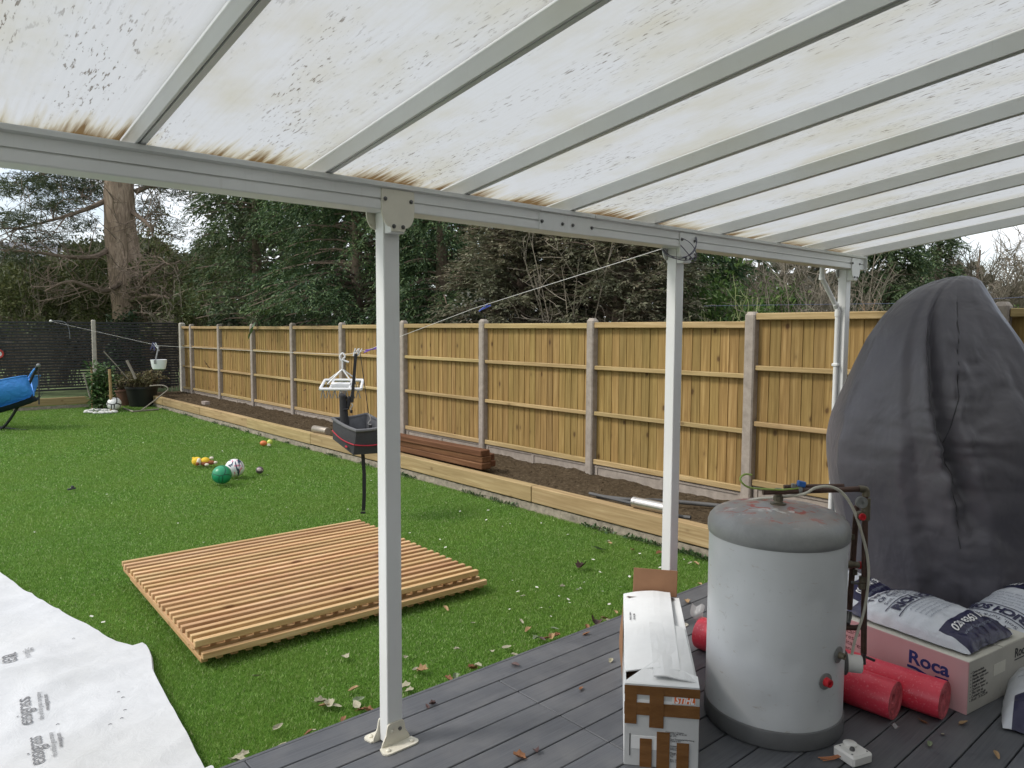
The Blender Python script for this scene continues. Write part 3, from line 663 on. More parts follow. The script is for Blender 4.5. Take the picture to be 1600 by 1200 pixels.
# ---- carton with brown tape
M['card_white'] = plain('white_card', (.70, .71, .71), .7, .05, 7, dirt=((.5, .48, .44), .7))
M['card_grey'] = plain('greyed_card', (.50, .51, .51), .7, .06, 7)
M['card_brown'] = plain('brown_card', (.26, .135, .07), .8, .1, 9)
t = NT('brown_tape'); v = t.coord((3, 3, 9)); f = t.noise(v, 4, 6, .65, .5); t.color(t.ramp(f, [(.3, (.14, .062, .018)), (.7, (.21, .10, .034))])); t.set(rough=.24, spec=.5); t.bump(t.noise(t.coord((2, 2, 14)), 7, 4), .25, .003); M['tape'] = t.mat
M['ink'] = plain('black_ink', (.04, .04, .045), .7); M['orange'] = plain('orange_label', (.75, .16, .035), .5, .05); M['white_ink'] = plain('white_ink', (.82, .82, .82), .6, .02)
BR = math.atan2(-.214, .184)
car = thing('cardboard_carton', 'long white carton bound with brown tape, its far end open', 'box', (2.257, 1.697, 0), BR)
cw, cl_, ch = .285, 1.00, .33
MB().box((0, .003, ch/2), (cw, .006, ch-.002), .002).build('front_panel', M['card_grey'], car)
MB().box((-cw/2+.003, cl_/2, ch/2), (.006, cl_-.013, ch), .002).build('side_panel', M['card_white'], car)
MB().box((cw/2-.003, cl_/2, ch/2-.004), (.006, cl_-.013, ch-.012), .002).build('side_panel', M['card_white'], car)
MB().box((0, cl_-.003, ch/2-.02), (cw-.014, .006, ch-.05), .002).build('back_panel', M['card_brown'], car)
MB().box((0, cl_/2, .006), (cw-.014, cl_-.014, .005)).build('base_panel', M['card_brown'], car)
# lid flaps: left one lies over, right one short, both bowed a little
def flap(x0, x1, y0, y1, z0, z1, th=.005, mt='card_white', bow=0.0, nm='lid_flap', skew=0.0):
    b = MB(); n_ = 8
    f1 = lambda u, v: (x0+(x1-x0)*u+skew*v*u, y0+(y1-y0)*v, z0+(z1-z0)*u+bow*math.sin(math.pi*u)+.004*nz3(u*3+x0*9, v*4))
    b.grid(lambda u, v: tuple(Vector(f1(u, v))+Vector((0, 0, th))), n_, n_); b.grid(f1, n_, n_, flip=True)
    for fixed in (0, 1):
        b.grid(lambda u, v: tuple(Vector(f1(u, fixed))+Vector((0, 0, th*v))), n_, 1, flip=bool(fixed)); b.grid(lambda u, v: tuple(Vector(f1(fixed, u))+Vector((0, 0, th*v))), n_, 1, flip=not fixed)
    return b.build(nm, M[mt], car)
flap(.065, .139, .03, .97, ch-.012, ch-.004, mt='card_white', skew=.0)
flap(-.14, .075, .10, .985, ch-.002, ch+.018, mt='card_white', bow=.012, skew=.02)
flap(-.03, .131, .03, .56, ch+.022, ch+.004, mt='card_white', bow=.006)
MB().add([(-.141, .001, ch+.001), (.141, .001, ch+.001), (.141, .07, ch+.014), (-.02, .16, ch+.030), (-.141, .012, ch+.006)], [(0, 1, 2, 3, 4)]).add([(-.141, .001, ch-.004), (.141, .001, ch-.004), (.141, .07, ch+.009), (-.02, .16, ch+.025), (-.141, .012, ch+.001)], [(4, 3, 2, 1, 0)]).build('lid_flap', M['card_white'], car)
# far flaps: brown inner faces standing up
b = MB(); b.box((.02, cl_+.012, ch+.062), (.225, .005, .135), .002, RX(-.16) @ RY(.03)); b.build('end_flap', M['card_brown'], car)
b = MB(); b.add([(-.13, .995, ch-.01), (.12, .992, ch-.01), (.11, .93, ch+.012), (-.125, .90, ch+.02)], [(0, 1, 2, 3)]); b.build('inner_flap', M['card_brown'], car)
b = MB().grid(lambda u, v: (-cw/2-.004-.016*math.sin(math.pi*u)*math.sin(math.pi*v), .55+.36*u, .06+.25*v), 8, 8); b.build('side_flap', M['card_brown'], car)
FX = lambda x: (x-62)/910*cw-cw/2
FZ = lambda y: (1-(y-215)/955)*ch
def ftape(x0, y0, x1, y1, lay=0, mt='tape', nm='tape', d=.0012):
    MB().box(((FX(x0)+FX(x1))/2, -.0006-.0007*lay, (FZ(y0)+FZ(y1))/2), (FX(x1)-FX(x0), d, FZ(y0)-FZ(y1)), .0004).build(nm, M[mt], car)
ftape(150, 810, 470, 965, 0, 'card_white', 'paper_label'); ftape(640, 322, 925, 412, 0, 'card_white', 'paper_label'); ftape(668, 332, 918, 404, 1, 'orange', 'orange_label')
ftape(196, 388, 640, 425, 0, 'card_white', 'paper_label')
ftape(58, 226, 975, 330, 3); ftape(58, 420, 976, 565, 3); ftape(64, 226, 212, 672, 4); ftape(366, 226, 540, 702, 5); ftape(256, 835, 405, 1172, 4); ftape(462, 745, 620, 1178, 3); ftape(706, 856, 856, 1175, 3)
MB().box((0, .03, ch+.012), (.02, .02, .001)).mesh('x', M['tape'])
ftape(128, 790, 140, 1050, 1, 'bolt', 'staple')
XM = frame((FX(672), -.0034, FZ(398)), (1, 0, 0), (0, 0, 1))
lettering('STIHL', .036, M['white_ink'], car, frame((FX(678), -.0022, FZ(398)), (1, 0, 0), (0, 0, 1)), shear=.25, bold=.0012, fit=(FX(908)-FX(678)))
yy = 750
for s in ('Consumo y Tension', 'Alu 77 MS, 48 W to 60', 'Voltage 230', '', 'Nur Ersatzteile/Werkzeug', 'Made in EU', '', '', 'Artikel 4223', 'Lagerung', 'Palette', '', 'Menge Stk', 'Inhalt 1', 'Typ', '', 'Batt. Nr. 0045-820-A', 'Serie 2 x 1'):
    if s: lettering(s, .0085, M['ink'], car, frame((FX(628 if yy > 800 else 568), -.0008, FZ(yy)), (1, 0, 0), (0, 0, 1)), depth=.0002)
    yy += 20
for k in range(2): lettering('FRAGILE  HANDLE' if k == 0 else '4223 011 2800', .012, M['ink'], car, frame((-.108+.018*k, .60, ch+.0175+.003*k), (0, 1, .0), (-1, 0, -.08)), depth=.0003)

# ---- red rolls
t = NT('red_film_roll'); v = t.coord(rnd=False); f = t.noise(t.coord((2, 2, 2)), 3, 5, .6); f2 = t.noise(t.coord((1, 1, 1)), 95, 4, .7)
c = t.ramp(f, [(.3, (.64, .028, .055)), (.7, (.74, .06, .10))]); c = t.mix(t.ramp(f2, [(.58, 0), (.68, .42)]), c, (.88, .42, .46)); t.color(c); t.set(rough=.34, spec=.55); t.bump(t.noise(t.coord((60, 3, 60)), 2, 4), .2, .003); M['roll'] = t.mat
M['roll_end'] = plain('roll_end', (.55, .11, .13), .6, .35, 30)
def roll(near, far, r, label):
    near, far = Vector(near), Vector(far); ax = far-near; L = ax.length; an = math.atan2(ax.y, ax.x)
    o = thing('foam_roll', label, 'roll', (near.x, near.y, 0), an, 'red rolls lying on the deck')
    Q = RY(math.pi/2); n_ = 40; prof = [(r*.985, 0), (r, .006), (r*1.004, L*.3), (r*.996, L*.7), (r, L-.006), (r*.985, L)]
    b = MB().lathe(prof, n_, (0, 0, r), Q); b.f = [q for q in b.f if len(q) == 4]; b.build('outer_layer', M['roll'], o, smooth=True)
    for x, sg in ((0, -1), (L, 1)):
        pr2 = [(r*.985, 0)]
        for i in range(1, 9): pr2 += [(r*(1-.095*i)+.001, -.0015*(i % 2)-.002*i/3), (r*(1-.095*i), -.0015*((i+1) % 2)-.002*i/3)]
        pr2 += [(r*.24, -.02), (r*.22, -.09), (0, -.09)]
        b = MB().lathe(pr2, n_, (x, 0, r), Q if sg > 0 else RY(-math.pi/2)); b.f = [q for q in b.f if len(q) == 4]
        b.v = [(vx, vy+(.012 if abs(vx-x) > .004 else 0), vz+(.01 if abs(vx-x) > .004 else 0)) for vx, vy, vz in b.v]; b.build('rolled_end', M['roll_end'], o, smooth=True)
    return o
r1 = roll((3.335, 1.252, 0), (3.305, 2.24, 0), .083, 'red roll on the deck nearer to the tank')
r2 = roll((3.503, 1.112, 0), (3.477, 2.10, 0), .083, 'red roll pressed against the pink box side')
t = NT('clear_film'); t.color((.8, .8, .8)); t.set(rough=.2, alpha=.35); M['film'] = t.mat
MB().grid(lambda u, v: (.955+.06*u+.02*v, .02*math.sin(4*v)+.03*u, .155+.075*v+.01*math.sin(7*u)), 6, 6).build('loose_film', M['film'], r1, smooth=True)
MB().grid(lambda u, v: (-.012-.03*u, .055+.03*v+.01*u, .008+.006*math.sin(6*u)), 4, 3).build('loose_film', M['film'], r1, smooth=True)

# ---- pink and white box
t = NT('pink_card'); v = t.coord(rnd=False); f = t.noise(v, 3, 4); c = t.mix(t.ramp(f, [(.3, 0), (.7, 1)]), (.60, .33, .34), (.66, .42, .42)); t.color(c); t.set(rough=.6); M['pink'] = t.mat
M['card_worn'] = plain('worn_cream_card', (.47, .45, .40), .75, .1, 5, dirt=((.07, .06, .045), .64))
M['card_top'] = plain('cream_card', (.62, .60, .52), .75, .06, 6, dirt=((.3, .27, .2), .68))
M['blue_ink'] = plain('blue_ink', (.018, .035, .17), .6); M['maroon_ink'] = plain('maroon_ink', (.16, .05, .06), .7)
rot_r = R_(-9); rb_ = thing('bathroom_box', 'pink sided cream carton with blue lettering under the soil bag', 'box', (3.607, 1.056, 0), rot_r)
rx, ry, rz = .56, .86, .242
MB().box((.003, ry/2, rz/2), (.006, ry, rz), .002).build('side_panel', M['pink'], rb_)
MB().box((rx/2, .003, rz/2), (rx-.0125, .0058, rz-.002), .002).build('front_panel', M['card_worn'], rb_)
MB().box((rx-.003, ry/2, rz/2), (.006, ry, rz), .002).build('side_panel', M['card_worn'], rb_); MB().box((rx/2, ry-.003, rz/2), (rx-.0125, .006, rz), .002).build('back_panel', M['card_worn'], rb_)
MB().box((rx*.27, ry/2, rz-.0005), (rx*.535, ry-.002, .005), .002).build('lid_flap', M['card_top'], rb_); MB().box((rx*.77, ry/2, rz+.002), (rx*.455, ry-.002, .005), .002).build('lid_flap', M['card_top'], rb_)
pz_ = lambda y, z: frame((-.0008, y, z), (0, -1, 0), (0, 0, 1))
lettering('Roca', .086, M['blue_ink'], rb_, pz_(.27, .142), bold=.0022, fit=.185)
# the wave under the word
b = MB(); top = [(0, .012), (.04, .012), (.07, .004), (.10, -.004), (.128, .0)]; low = [(.122, -.012), (.098, -.017), (.068, -.009), (.04, -.001), (0, -.001)]
for poly in (top+low, [(.132, .008), (.188, .010), (.188, -.006), (.122, -.008)]): b.prism(poly[::-1], 0, .0008, frame((-.0003, .272, .118), (0, -1, 0), (0, 0, 1)))
b.build('logo_wave', M['blue_ink'], rb_)
for i, s in enumerate(('Aparatos Sanitarios', 'Sanitary Fixtures', 'Appareils Sanitaires', 'Sanitäranlagen')):
    lettering(s, .034, M['maroon_ink'], rb_, pz_(.80, .172-.030*i), depth=.0003, fit=[.30, .25, .30, .235][i])
lettering('Roca', .062, M['ink'], rb_, frame((.42, -.0008, .165), (1, 0, 0), (0, 0, 1)), bold=.001, fit=.12)
MB().box((.478, -.0006, .152), (.11, .0008, .006), .0003).build('logo_wave', M['ink'], rb_)
MB().box((.28, -.0006, .150), (.11, .0009, .055), .0003).build('paper_label', M['card_top'], rb_)
for i, s in enumerate(('Carton reciclado', 'Manejar con cuidado', 'Handle with care', 'Zerbrechliche Ware', 'Fragile a manier', 'Questo lato su', 'This side up', 'Cuidado fragil', 'Ref. 33224')): lettering(s, .018, M['ink'], rb_, frame((.035, -.0008, .182-.016*i), (1, 0, 0), (0, 0, 1)), depth=.0003, fit=.10+.02*((i*7) % 3))
for i in range(9): lettering('\u25a0' if False else '-', .03, M['ink'], rb_, frame((.018, -.0008, .180-.016*i), (1, 0, 0), (0, 0, 1)), depth=.0003)

# ---- soil bags
def bag_mat(name, navy_fn):
    t = NT(name); tcx = t.new('ShaderNodeTexCoord'); sp = t.new('ShaderNodeSeparateXYZ'); t.ln(tcx.outputs['Object'], sp.inputs[0])
    v = t.coord(rnd=False); f = t.noise(v, 4, 5, .6); c = t.mix(t.ramp(f, [(.3, 0), (.7, 1)]), (.56, .59, .64), (.66, .68, .71))
    c = t.mix(navy_fn(t, sp), c, (.022, .021, .065)); t.color(c); t.set(rough=.3, spec=.5); t.bump(t.noise(t.coord((1, 1, 1), rnd=False), 14, 6, .6, .8), .5, .012); return t.mat
def navy_end(t, sp):      # band at the near end, its edge running diagonally in at both corners; small triangle at the far corner
    ax_ = t.math('ABSOLUTE', sp.outputs['X']); a = t.math('ADD', sp.outputs['Y'], t.math('MULTIPLY', ax_, .0))
    d = t.math('LESS_THAN', a, -.155); e = t.math('LESS_THAN', ax_, .19); tri = t.math('GREATER_THAN', t.math('SUBTRACT', sp.outputs['Y'], t.math('MULTIPLY', sp.outputs['X'], 1.0)), .40)
    return t.math('MAXIMUM', t.math('MULTIPLY', d, e), tri)
M['bag'] = bag_mat('soil_bag_film', navy_end)
def bag_surf(u, v, seed, W_, L_, H_):
    x, y = u*W_/2, v*L_/2
    p = max(0, 1-abs(u)**2.4)**.55*max(0, 1-abs(v)**3.2)**.6
    wr = .010*nz3(x*9+seed, y*7, 1)+.016*nz3(x*22+seed, y*20, 5)*(abs(v)**3+abs(u)**4*.7+.12)+.006*abs(nz3(x*40+seed, y*12, 9))*(abs(v)**2)
    x2 = x*(1-.06*abs(v)**4)+.006*nz3(y*11, seed, 3)*abs(u); y2 = y*(1+.02*nz3(x*9, seed, 7)*abs(v))
    return Vector((x2, y2, .012+H_*p+wr*min(1, p*2.5+.25)))
def make_bag(name, label, loc, rotz, W_=.47, L_=.62, H_=.125, seed=0, tilt=(0, 0), texts=True, end_text='020 8363 1383'):
    o = thing(name, label, 'bag', loc, rotz, 'bags of soil'); o.rotation_euler = (tilt[0], tilt[1], rotz)
    b = MB(); nu, nv = 44, 60
    b.grid(lambda u, v: tuple(bag_surf(u*2-1, v*2-1, seed, W_, L_, H_)), nu, nv)
    def low(u, v):
        s_ = bag_surf(u*2-1, v*2-1, seed, W_, L_, H_); a, c = u*2-1, v*2-1; e = max(abs(a), abs(c))
        return (s_.x, s_.y, s_.z if e > .999 else max(.001, .012-.011*min(1, (1-e)*12)))
    b.grid(low, nu, nv, flip=True); b.build('film', M['bag'], o, smooth=True, angle=180)
    if texts:
        def put(s, size, mt, x, y, fit, bold=.0):
            ks = L_/.74; size *= ks; y *= ks
            me = text_me(s, size, mt, depth=0, bold=bold, fit=fit)
            bm_ = bmesh.new(); bm_.from_mesh(me); bmesh.ops.subdivide_edges(bm_, edges=[e for e in bm_.edges if e.calc_length() > .014], cuts=3); bmesh.ops.triangulate(bm_, faces=bm_.faces); bm_.to_mesh(me); bm_.free()
            for v in me.vertices:
                s0 = bag_surf((x+v.co.x)/(W_/2), (y+v.co.y)/(L_/2), seed, W_, L_, H_); v.co = s0+Vector((0, 0, .0045))
            me.update(); link('lettering', me, o)
        put('THOMPSONS', .058, M['navy_ink'], -.165, .235, .33, .0008); put('OF CREWS HILL', .040, M['navy_ink'], -.15, .185, .30, .0006); put('Soil, Turf & Timber', .030, M['navy_ink'], -.15, .148, .30)
        put('RICH SOIL', .072, M['navy_ink'], -.165, .062, .34, .003)
        for i, s in enumerate(('A blend of rich screened soil', 'ready for borders and beds', 'improves and feeds lawns', 'screened for easy spreading', 'ideal for veg and shrubs')): put(s, .021, M['grey_ink'], -.14, .005-.030*i, .29)
        put(end_text, .058, M['white_ink'], -.15, -.268, .30, .001); put('www.thompsons.co', .030, M['grey_ink'], -.14, -.308, .27)
        for yl in (.128*L_/.74, .042*L_/.74):
            b = MB(); n_ = 24
            for i in range(n_):
                q = [(-.19+.38*(i+a)/n_, yl+dy) for a, dy in ((0, -.0025), (1, -.0025), (1, .0025), (0, .0025))]
                b.add([tuple(bag_surf(x/(W_/2), y/(L_/2), seed, W_, L_, H_)+Vector((0, 0, .0045))) for x, y in q], [(0, 1, 2, 3)])
            b.build('printed_rule', M['navy_ink'], o)
    return o
M['navy_ink'] = plain('navy_ink', (.03, .03, .07), .5); M['grey_ink'] = plain('grey_ink', (.22, .24, .30), .6)
Rz = RZ(rot_r); cpos = Vector((3.607, 1.056, 0))+Rz @ Vector((.255, .325, rz+.006))
make_bag('soil_bag', 'white soil bag with navy end lying on top of the pink box', cpos, rot_r, seed=2, W_=.45, L_=.60, H_=.105)
make_bag('soil_bag', 'white soil bag on bare deck at the lower right corner', (3.94, .76, 0), R_(-78), H_=.16, seed=11, end_text='RICH SOIL')
make_bag('soil_bag', 'navy and white soil bag drooping off the pink box at the right edge', Vector((3.607, 1.056, 0))+Rz @ Vector((.78, .17, .20)), rot_r+R_(75), W_=.42, L_=.60, seed=23, tilt=(R_(-22), R_(6)), H_=.10)
make_bag('soil_bag', 'white soil bag mostly hidden behind the copper pipes', Vector((3.607, 1.056, 0))+Rz @ Vector((.31, .90, .215)), rot_r+R_(12), seed=31, L_=.62, H_=.12)

# ---- thermostat
th_ = thing('thermostat', 'small white wall thermostat with dial lying on the deck', 'thermostat', (2.885, 1.235, 0), R_(-18))
MB().box((0, 0, .022), (.105, .105, .044), .008).build('housing', M['white_pl'], th_)
MB().lathe([(.027, 0), (.027, .006), (.022, .0095), (0, .011)], 28, (.014, .026, .044)).build('dial', M['white_pl'], th_, smooth=True)
MB().lathe([(.010, 0), (.010, .006), (.008, .012), (0, .013)], 8, (-.012, -.008, .044)).build('knob', M['rubber'], th_)
for k, (x, y) in enumerate(((-.03, .035), (.036, -.036), (-.036, -.03))): MB().lathe([(.004, 0), (.004, .0012), (0, .0014)], 10, (x, y, .044)).build('screw', M['grey_fit'], th_)
M['bare_copper'] = plain('bare_copper', (.55, .22, .10), .3, .2, 20, .8)
for k in range(3): MB().tube(spline([(-.05, .01+.006*k, .018), (-.085, .018+.008*k, .010), (-.125, .03+.012*k, .006)], 4), .002, 6).build('wire', M['bare_copper'], th_, smooth=True)

# ---- covered hanging chair
t = NT('grey_cover_cloth'); v = t.coord(rnd=False); w1 = t.noise(t.coord((1, 1, .8), rnd=False), 5, 3, .5, .3); w2 = t.noise(v, 600, 2)
c = t.mix(t.ramp(t.noise(v, 1.6, 4), [(.35, 0), (.65, 1)]), (.086, .082, .100), (.122, .117, .132)); t.color(c); t.set(rough=.46, spec=.45, sheen=.1)
bb = t.math('ADD', t.math('MULTIPLY', w1, 1.0), t.math('MULTIPLY', w2, .004)); t.bump(bb, .5, .05); M['cover'] = t.mat
cov = thing('covered_chair', 'tall hanging chair under a draped charcoal weather cover', 'chair', tuple(on_f(1475, 960, 4.5)*Vector((1, 1, 0)) if False else Vector((on_f(1475, 960, 4.5).x, on_f(1475, 960, 4.5).y, 0))))
rows = [(431, 1500, 1512), (433.5, 1484, 1524), (440, 1462, 1532), (452, 1436, 1537), (470, 1413, 1545), (495, 1391, 1556), (530, 1370, 1573), (570, 1352, 1592), (610, 1336, 1607), (650, 1321, 1622), (690, 1312, 1636), (725, 1311, 1645), (760, 1315, 1652), (800, 1322, 1658), (850, 1332, 1664), (900, 1340, 1668), (950, 1346, 1672), (1000, 1351, 1676), (1050, 1356, 1678)]
CF_ = 4.5; nr, na = 170, 240; vs = []; HD = []
ys = np.array([r[0] for r in rows], float); xl = np.array([r[1] for r in rows], float); xr = np.array([r[2] for r in rows], float)
yt = np.concatenate([np.linspace(431, 440, 8)[:-1], np.linspace(440, 1050, nr-7)])
C0 = Vector((cov.location.x, cov.location.y, 0))
for i, y in enumerate(yt):
    L_, R2 = on_f(np.interp(y, ys, xl), y, CF_), on_f(np.interp(y, ys, xr), y, CF_)
    s0, s1 = L_.dot(RT), R2.dot(RT); z = max(.03, (L_.z+R2.z)/2); cx, hw2 = (s0+s1)/2, (s1-s0)/2; hd = min(.60, hw2*.98)*(.8+.2*min(1, hw2/.5))
    HD.append(hd)
    for j in range(na):
        a = 2*math.pi*j/na; ca, sa = math.cos(a), math.sin(a); e = .86
        X = math.copysign(abs(ca)**e, ca); Yv = math.copysign(abs(sa)**e, sa)
        sx, sy = cx+hw2*X, CF_+.02+hd*Yv
        if sa < 0:                              # folds on the side that faces the garden door
            fr = -sa; un = (sx-cx)/max(hw2, .05); tz = (2.05-z)/2.0
            amp = min(1, tz*3); fl = (on_f(float(np.interp(y, [480, 760, 1000], [1392, 1500, 1545])), y, CF_-hd*.8).dot(RT)-cx)/hw2; fl = min(.5, -.60+.14*math.log1p(math.exp(min(30, (fl+.60)/.14))))
            un_s = (on_f(float(np.interp(y, [440, 700, 1000], [1499, 1502, 1535])), y, CF_-hd*.95).dot(RT)-cx)/hw2
            pu = [-1, min(-.70, fl-.24), min(-.58, fl-.16), fl-.09, fl-.012, fl+.025, fl+.15, max(fl+.2, .55), .84, 1]; dv = max(0, min(1, (y-700)/130)); pv = [0, .60, .66, .90, .80+.12*dv, .70+.24*dv, .98, 1.0, .66, 0]
            fz = float(np.interp(un, pu, pv)); rnd = math.sqrt(max(0, 1-un*un)); k_ = .95*min(1, tz*6)
            sy = CF_+.02-hd*(fz*k_+rnd*(1-k_))
            seam = un-un_s; pk = math.exp(-(seam/.26)**2)*min(1, tz*2.5)*max(.12, 1-abs(tz-.42)*1.5)
            q_ = Vector((un*1.5+z*.35, z*2.6-un*.8, 3)); q_ += Vector((nz3(un*3, z*4, 1), nz3(un*3, z*4, 8), 0))*.22
            vd = mnoise.voronoi(q_*1.5)[0]; vd2 = mnoise.voronoi(q_*3.3)[0]
            sy -= fr*(.16*(vd[1]-vd[0]-.3)*(.18+.14*pk)+.08*(vd2[1]-vd2[0]-.3)*(.16+.42*pk))*amp
            sy += fr*.020*math.exp(-(seam/.016)**2)*amp+fr*.014*pk*nz3(un*1.5, z*26, 6)
        ex = .012*nz3(math.cos(a)*3, math.sin(a)*3+7, z*4)*min(1, (2.05-z)*4); sx += ca*ex; sy += sa*ex
        vs.append(tuple(RT*sx+FW*sy+Vector((0, 0, z+.004*nz3(ca*5, sa*5, z*9))) - C0))
nr2 = len(yt); fs = [(i*na+j, (i+1)*na+j, (i+1)*na+(j+1) % na, i*na+(j+1) % na) for i in range(nr2-1) for j in range(na)]+[tuple(range(na))]
cvo = MB(); cvo.add(vs, fs); cvo = cvo.build('cover', M['cover'], cov, smooth=True, angle=180)
sm = []
for i in range(16, nr2-60, 4):
    y = yt[i]; tgt = on_f(float(np.interp(y, [440, 700, 1000], [1499, 1502, 1535])), y, CF_-HD[i]*.95).dot(RT)-C0.dot(RT); row = [Vector(vs[i*na+j]) for j in range(na//2, na)]
    sm.append(min(row, key=lambda p: abs(p.dot(RT)-tgt))-FW*.001)
MB().tube(spline(sm, 4), .0028, 5).build('seam', plain('cover_seam', (.05, .05, .055), .7), cvo, smooth=True)
# ================================================================== THINGS IN THE GARDEN
# ---- two slatted cedar panels, one on the other
def slat_panel(label, loc, rotz, n_long, pitch, Lx, z0, n_cross=24, seed=1, dy=0):
    o = thing('slatted_decking', label, 'decking', loc, rotz, 'cedar panels stacked on the lawn'); rr = random.Random(seed)
    ly = n_long*pitch; cm = {}
    me_c = MB().box((0, 0, .013), (.036, ly-.11, .026), .002).mesh('cross_slat', M['cedar_y'])
    for i in range(n_cross): link('cross_slat', me_c, o, (-Lx/2+.02+(Lx-.04)*i/(n_cross-1), 0, z0))
    me_l = MB().box((0, 0, .017), (Lx, .034, .034), .002).mesh('long_slat', M['cedar'])
    for i in range(n_long): link('long_slat', me_l, o, (rr.uniform(-.004, .004), -ly/2+pitch*(i+.5), z0+.0265))
    return o
PR = R_(-1.8)
slat_panel('upper slatted cedar panel lying on another one on the lawn', (2.168, 4.723, GZ), PR, 22, .0798, 1.84, .084, seed=1)
slat_panel('lower slatted cedar panel resting on the grass, its front edge showing', (2.20, 4.685, GZ), PR+R_(-.4), 22, .0798, 1.85, .02, seed=2)

# ---- printed white membrane on the grass
t = NT('white_membrane'); v = t.coord(rnd=False); f = t.noise(v, 7, 7, .65); f2 = t.noise(v, 1.2, 4)
c = t.mix(t.ramp(f, [(.35, 0), (.7, 1)]), (.60, .61, .62), (.53, .54, .55)); c = t.mix(t.ramp(f2, [(.45, 0), (.7, .5)]), c, (.50, .50, .48)); t.color(c); t.set(rough=.75, spec=.25); t.bump(t.noise(v, 9, 7, .65, .6), .35, .02); M['membrane'] = t.mat
# right hand outline (x at given y), with the notch where the upper layer ends
YS = [2.30, 2.93, 3.40, 3.80, 3.95, 4.12, 4.24, 4.325]; XS = [.885, .941, .985, 1.015, 1.03, 1.070, 1.088, 1.092]
US = [4.30, 4.48, 5.0, 5.537, 6.0, 6.27, 6.8]; UX = [1.05, .972, .875, .765, .69, .642, .55]
def mem_z(x, y):
    bump = .055*math.exp(-((x-.30)/.42)**2-((y-4.33)/.20)**2)+.030*math.exp(-((x-.75)/.25)**2-((y-4.08)/.10)**2)
    return GZ+.026+bump+.012*nz3(x*2.4, y*2.2)+.010*max(0, 1-abs(nz3(x*1.3+y*.7, y*1.1, 6))*5)+.006*max(0, 1-abs(nz3(x*2.1-y*1.7, y*2.3, 16))*6)+.004*nz3(x*7, y*6.1, 4)+(.07*max(0, min(1, (2.86-y)/.07)) if y < 2.86 else 0)
mem = thing('membrane_sheet', 'white printed membrane sheet spread on the grass in the lower left corner', 'sheet', (.5, 3.6, GZ))
def memgrid(ys0, ys1, xf, dz, nm):
    b = MB(); nu, nv = 60, 60; x0 = -2.4
    fn = lambda u, v: ((lambda y: (x0+(xf(y)-x0)*(1-(1-u)**1.5), y))(ys0+(ys1-ys0)*v))
    P_ = lambda u, v: (lambda q: (q[0], q[1], mem_z(*q)+dz-.016*max(0, (u-.985)/.015)))(fn(u, v))
    b.grid(P_, nu, nv); b.grid(lambda u, v: (lambda q: (q[0], q[1], q[2]-.004))(P_(u, v)), nu, nv, flip=True)
    b.grid(lambda u, v: (lambda q: (q[0], q[1], q[2]-.004*v))(P_(1, u)), nv, 1); b.grid(lambda u, v: (lambda q: (q[0], q[1], q[2]-.004*v))(P_(u, 1)), nu, 1, flip=True)
    return b.build(nm, M['membrane'], mem, (.5, 3.6, GZ), world=True, smooth=True, angle=60)
memgrid(2.30, 4.325, lambda y: float(np.interp(y, YS, XS))-.012*max(0, (y-4.28)/.045)**3, .004, 'lower_sheet')
memgrid(4.29, 6.8, lambda y: float(np.interp(y, US, UX)), 0, 'upper_sheet')
def mem_text(s, size, x, y, fit, cut=None, bold=0, mt='grey_ink2'):
    me = text_me(s, size, M[mt], depth=0, bold=bold, fit=fit)
    for v_ in me.vertices:
        X, Y = x-.12-v_.co.y+.10*v_.co.x, y+v_.co.x; v_.co = Vector((X-.5, Y-3.6, mem_z(X, Y)+.0085-GZ))
    link('lettering', me, mem)
M['grey_ink2'] = plain('print_grey', (.17, .17, .175), .8)
for (x, y, full) in ((.640, 3.34, 1), (.655, 3.735, 1), (.690, 4.55, 0)):
    if full:
        mem_text('easigrass', .090, x-.06, y, .26); mem_text('the artificial grass company', .030, x-.015, y+.02, .25); mem_text('www.easigrass.com', .027, x+.018, y+.09, .15, bold=.0006)
    else:
        mem_text('ea', .14, x-.06, y-.10, .17); mem_text('the artific', .045, x-.0, y-.09, .17); mem_text('www', .035, x+.03, y+.02, .05, bold=.0006)
for (x, y) in ((115, 1000), (185, 1085), (192, 1092), (195, 1110), (190, 1122), (172, 1132), (90, 1132), (20, 1040)):
    q = on_z(x, y, GZ+.03); z = mem_z(q.x, q.y)+.006
    MB().tube([(q.x-.006, q.y, z), (q.x, q.y+.003, z+.002), (q.x+.007, q.y-.002, z)], .0012, 5).build('debris_fleck', M['ink'], mem, (.5, 3.6, GZ), world=True)

# ---- balls and toys
def ball(label, cpx, r, mt, name='play_ball', extra=None):
    g_ = on_z(cpx[0], cpx[1], GZ+.02); d = Vector((g_.x, g_.y, 0)).normalized()*r*.55; p = Vector((g_.x, g_.y, 0))+d
    o = thing(name, label, 'ball', (p.x, p.y, GZ+.012)); s = MB().sphere((0, 0, r), r, 32, 20, (1, 1, .985)); s.build('skin', mt, o, smooth=True, angle=180); return o
def panel_ball_mat(name, base, c2, c3, scale, thr):
    t = NT(name); v = t.coord(rnd=False); vo = t.new('ShaderNodeTexVoronoi', feature='DISTANCE_TO_EDGE'); vo.inputs['Scale'].default_value = scale; t.ln(v, vo.inputs['Vector'])
    v2 = t.new('ShaderNodeTexVoronoi'); v2.inputs['Scale'].default_value = scale; t.ln(v, v2.inputs['Vector']); sp = t.new('ShaderNodeSeparateColor'); t.ln(v2.outputs['Color'], sp.inputs[0])
    c = t.mix(t.ramp(sp.outputs[0], [(thr, 0), (thr+.02, 1)]), base, c2); c = t.mix(t.ramp(vo.outputs['Distance'], [(.02, 1), (.05, 0)]), c, c3); t.color(c); t.set(rough=.35); return t.mat
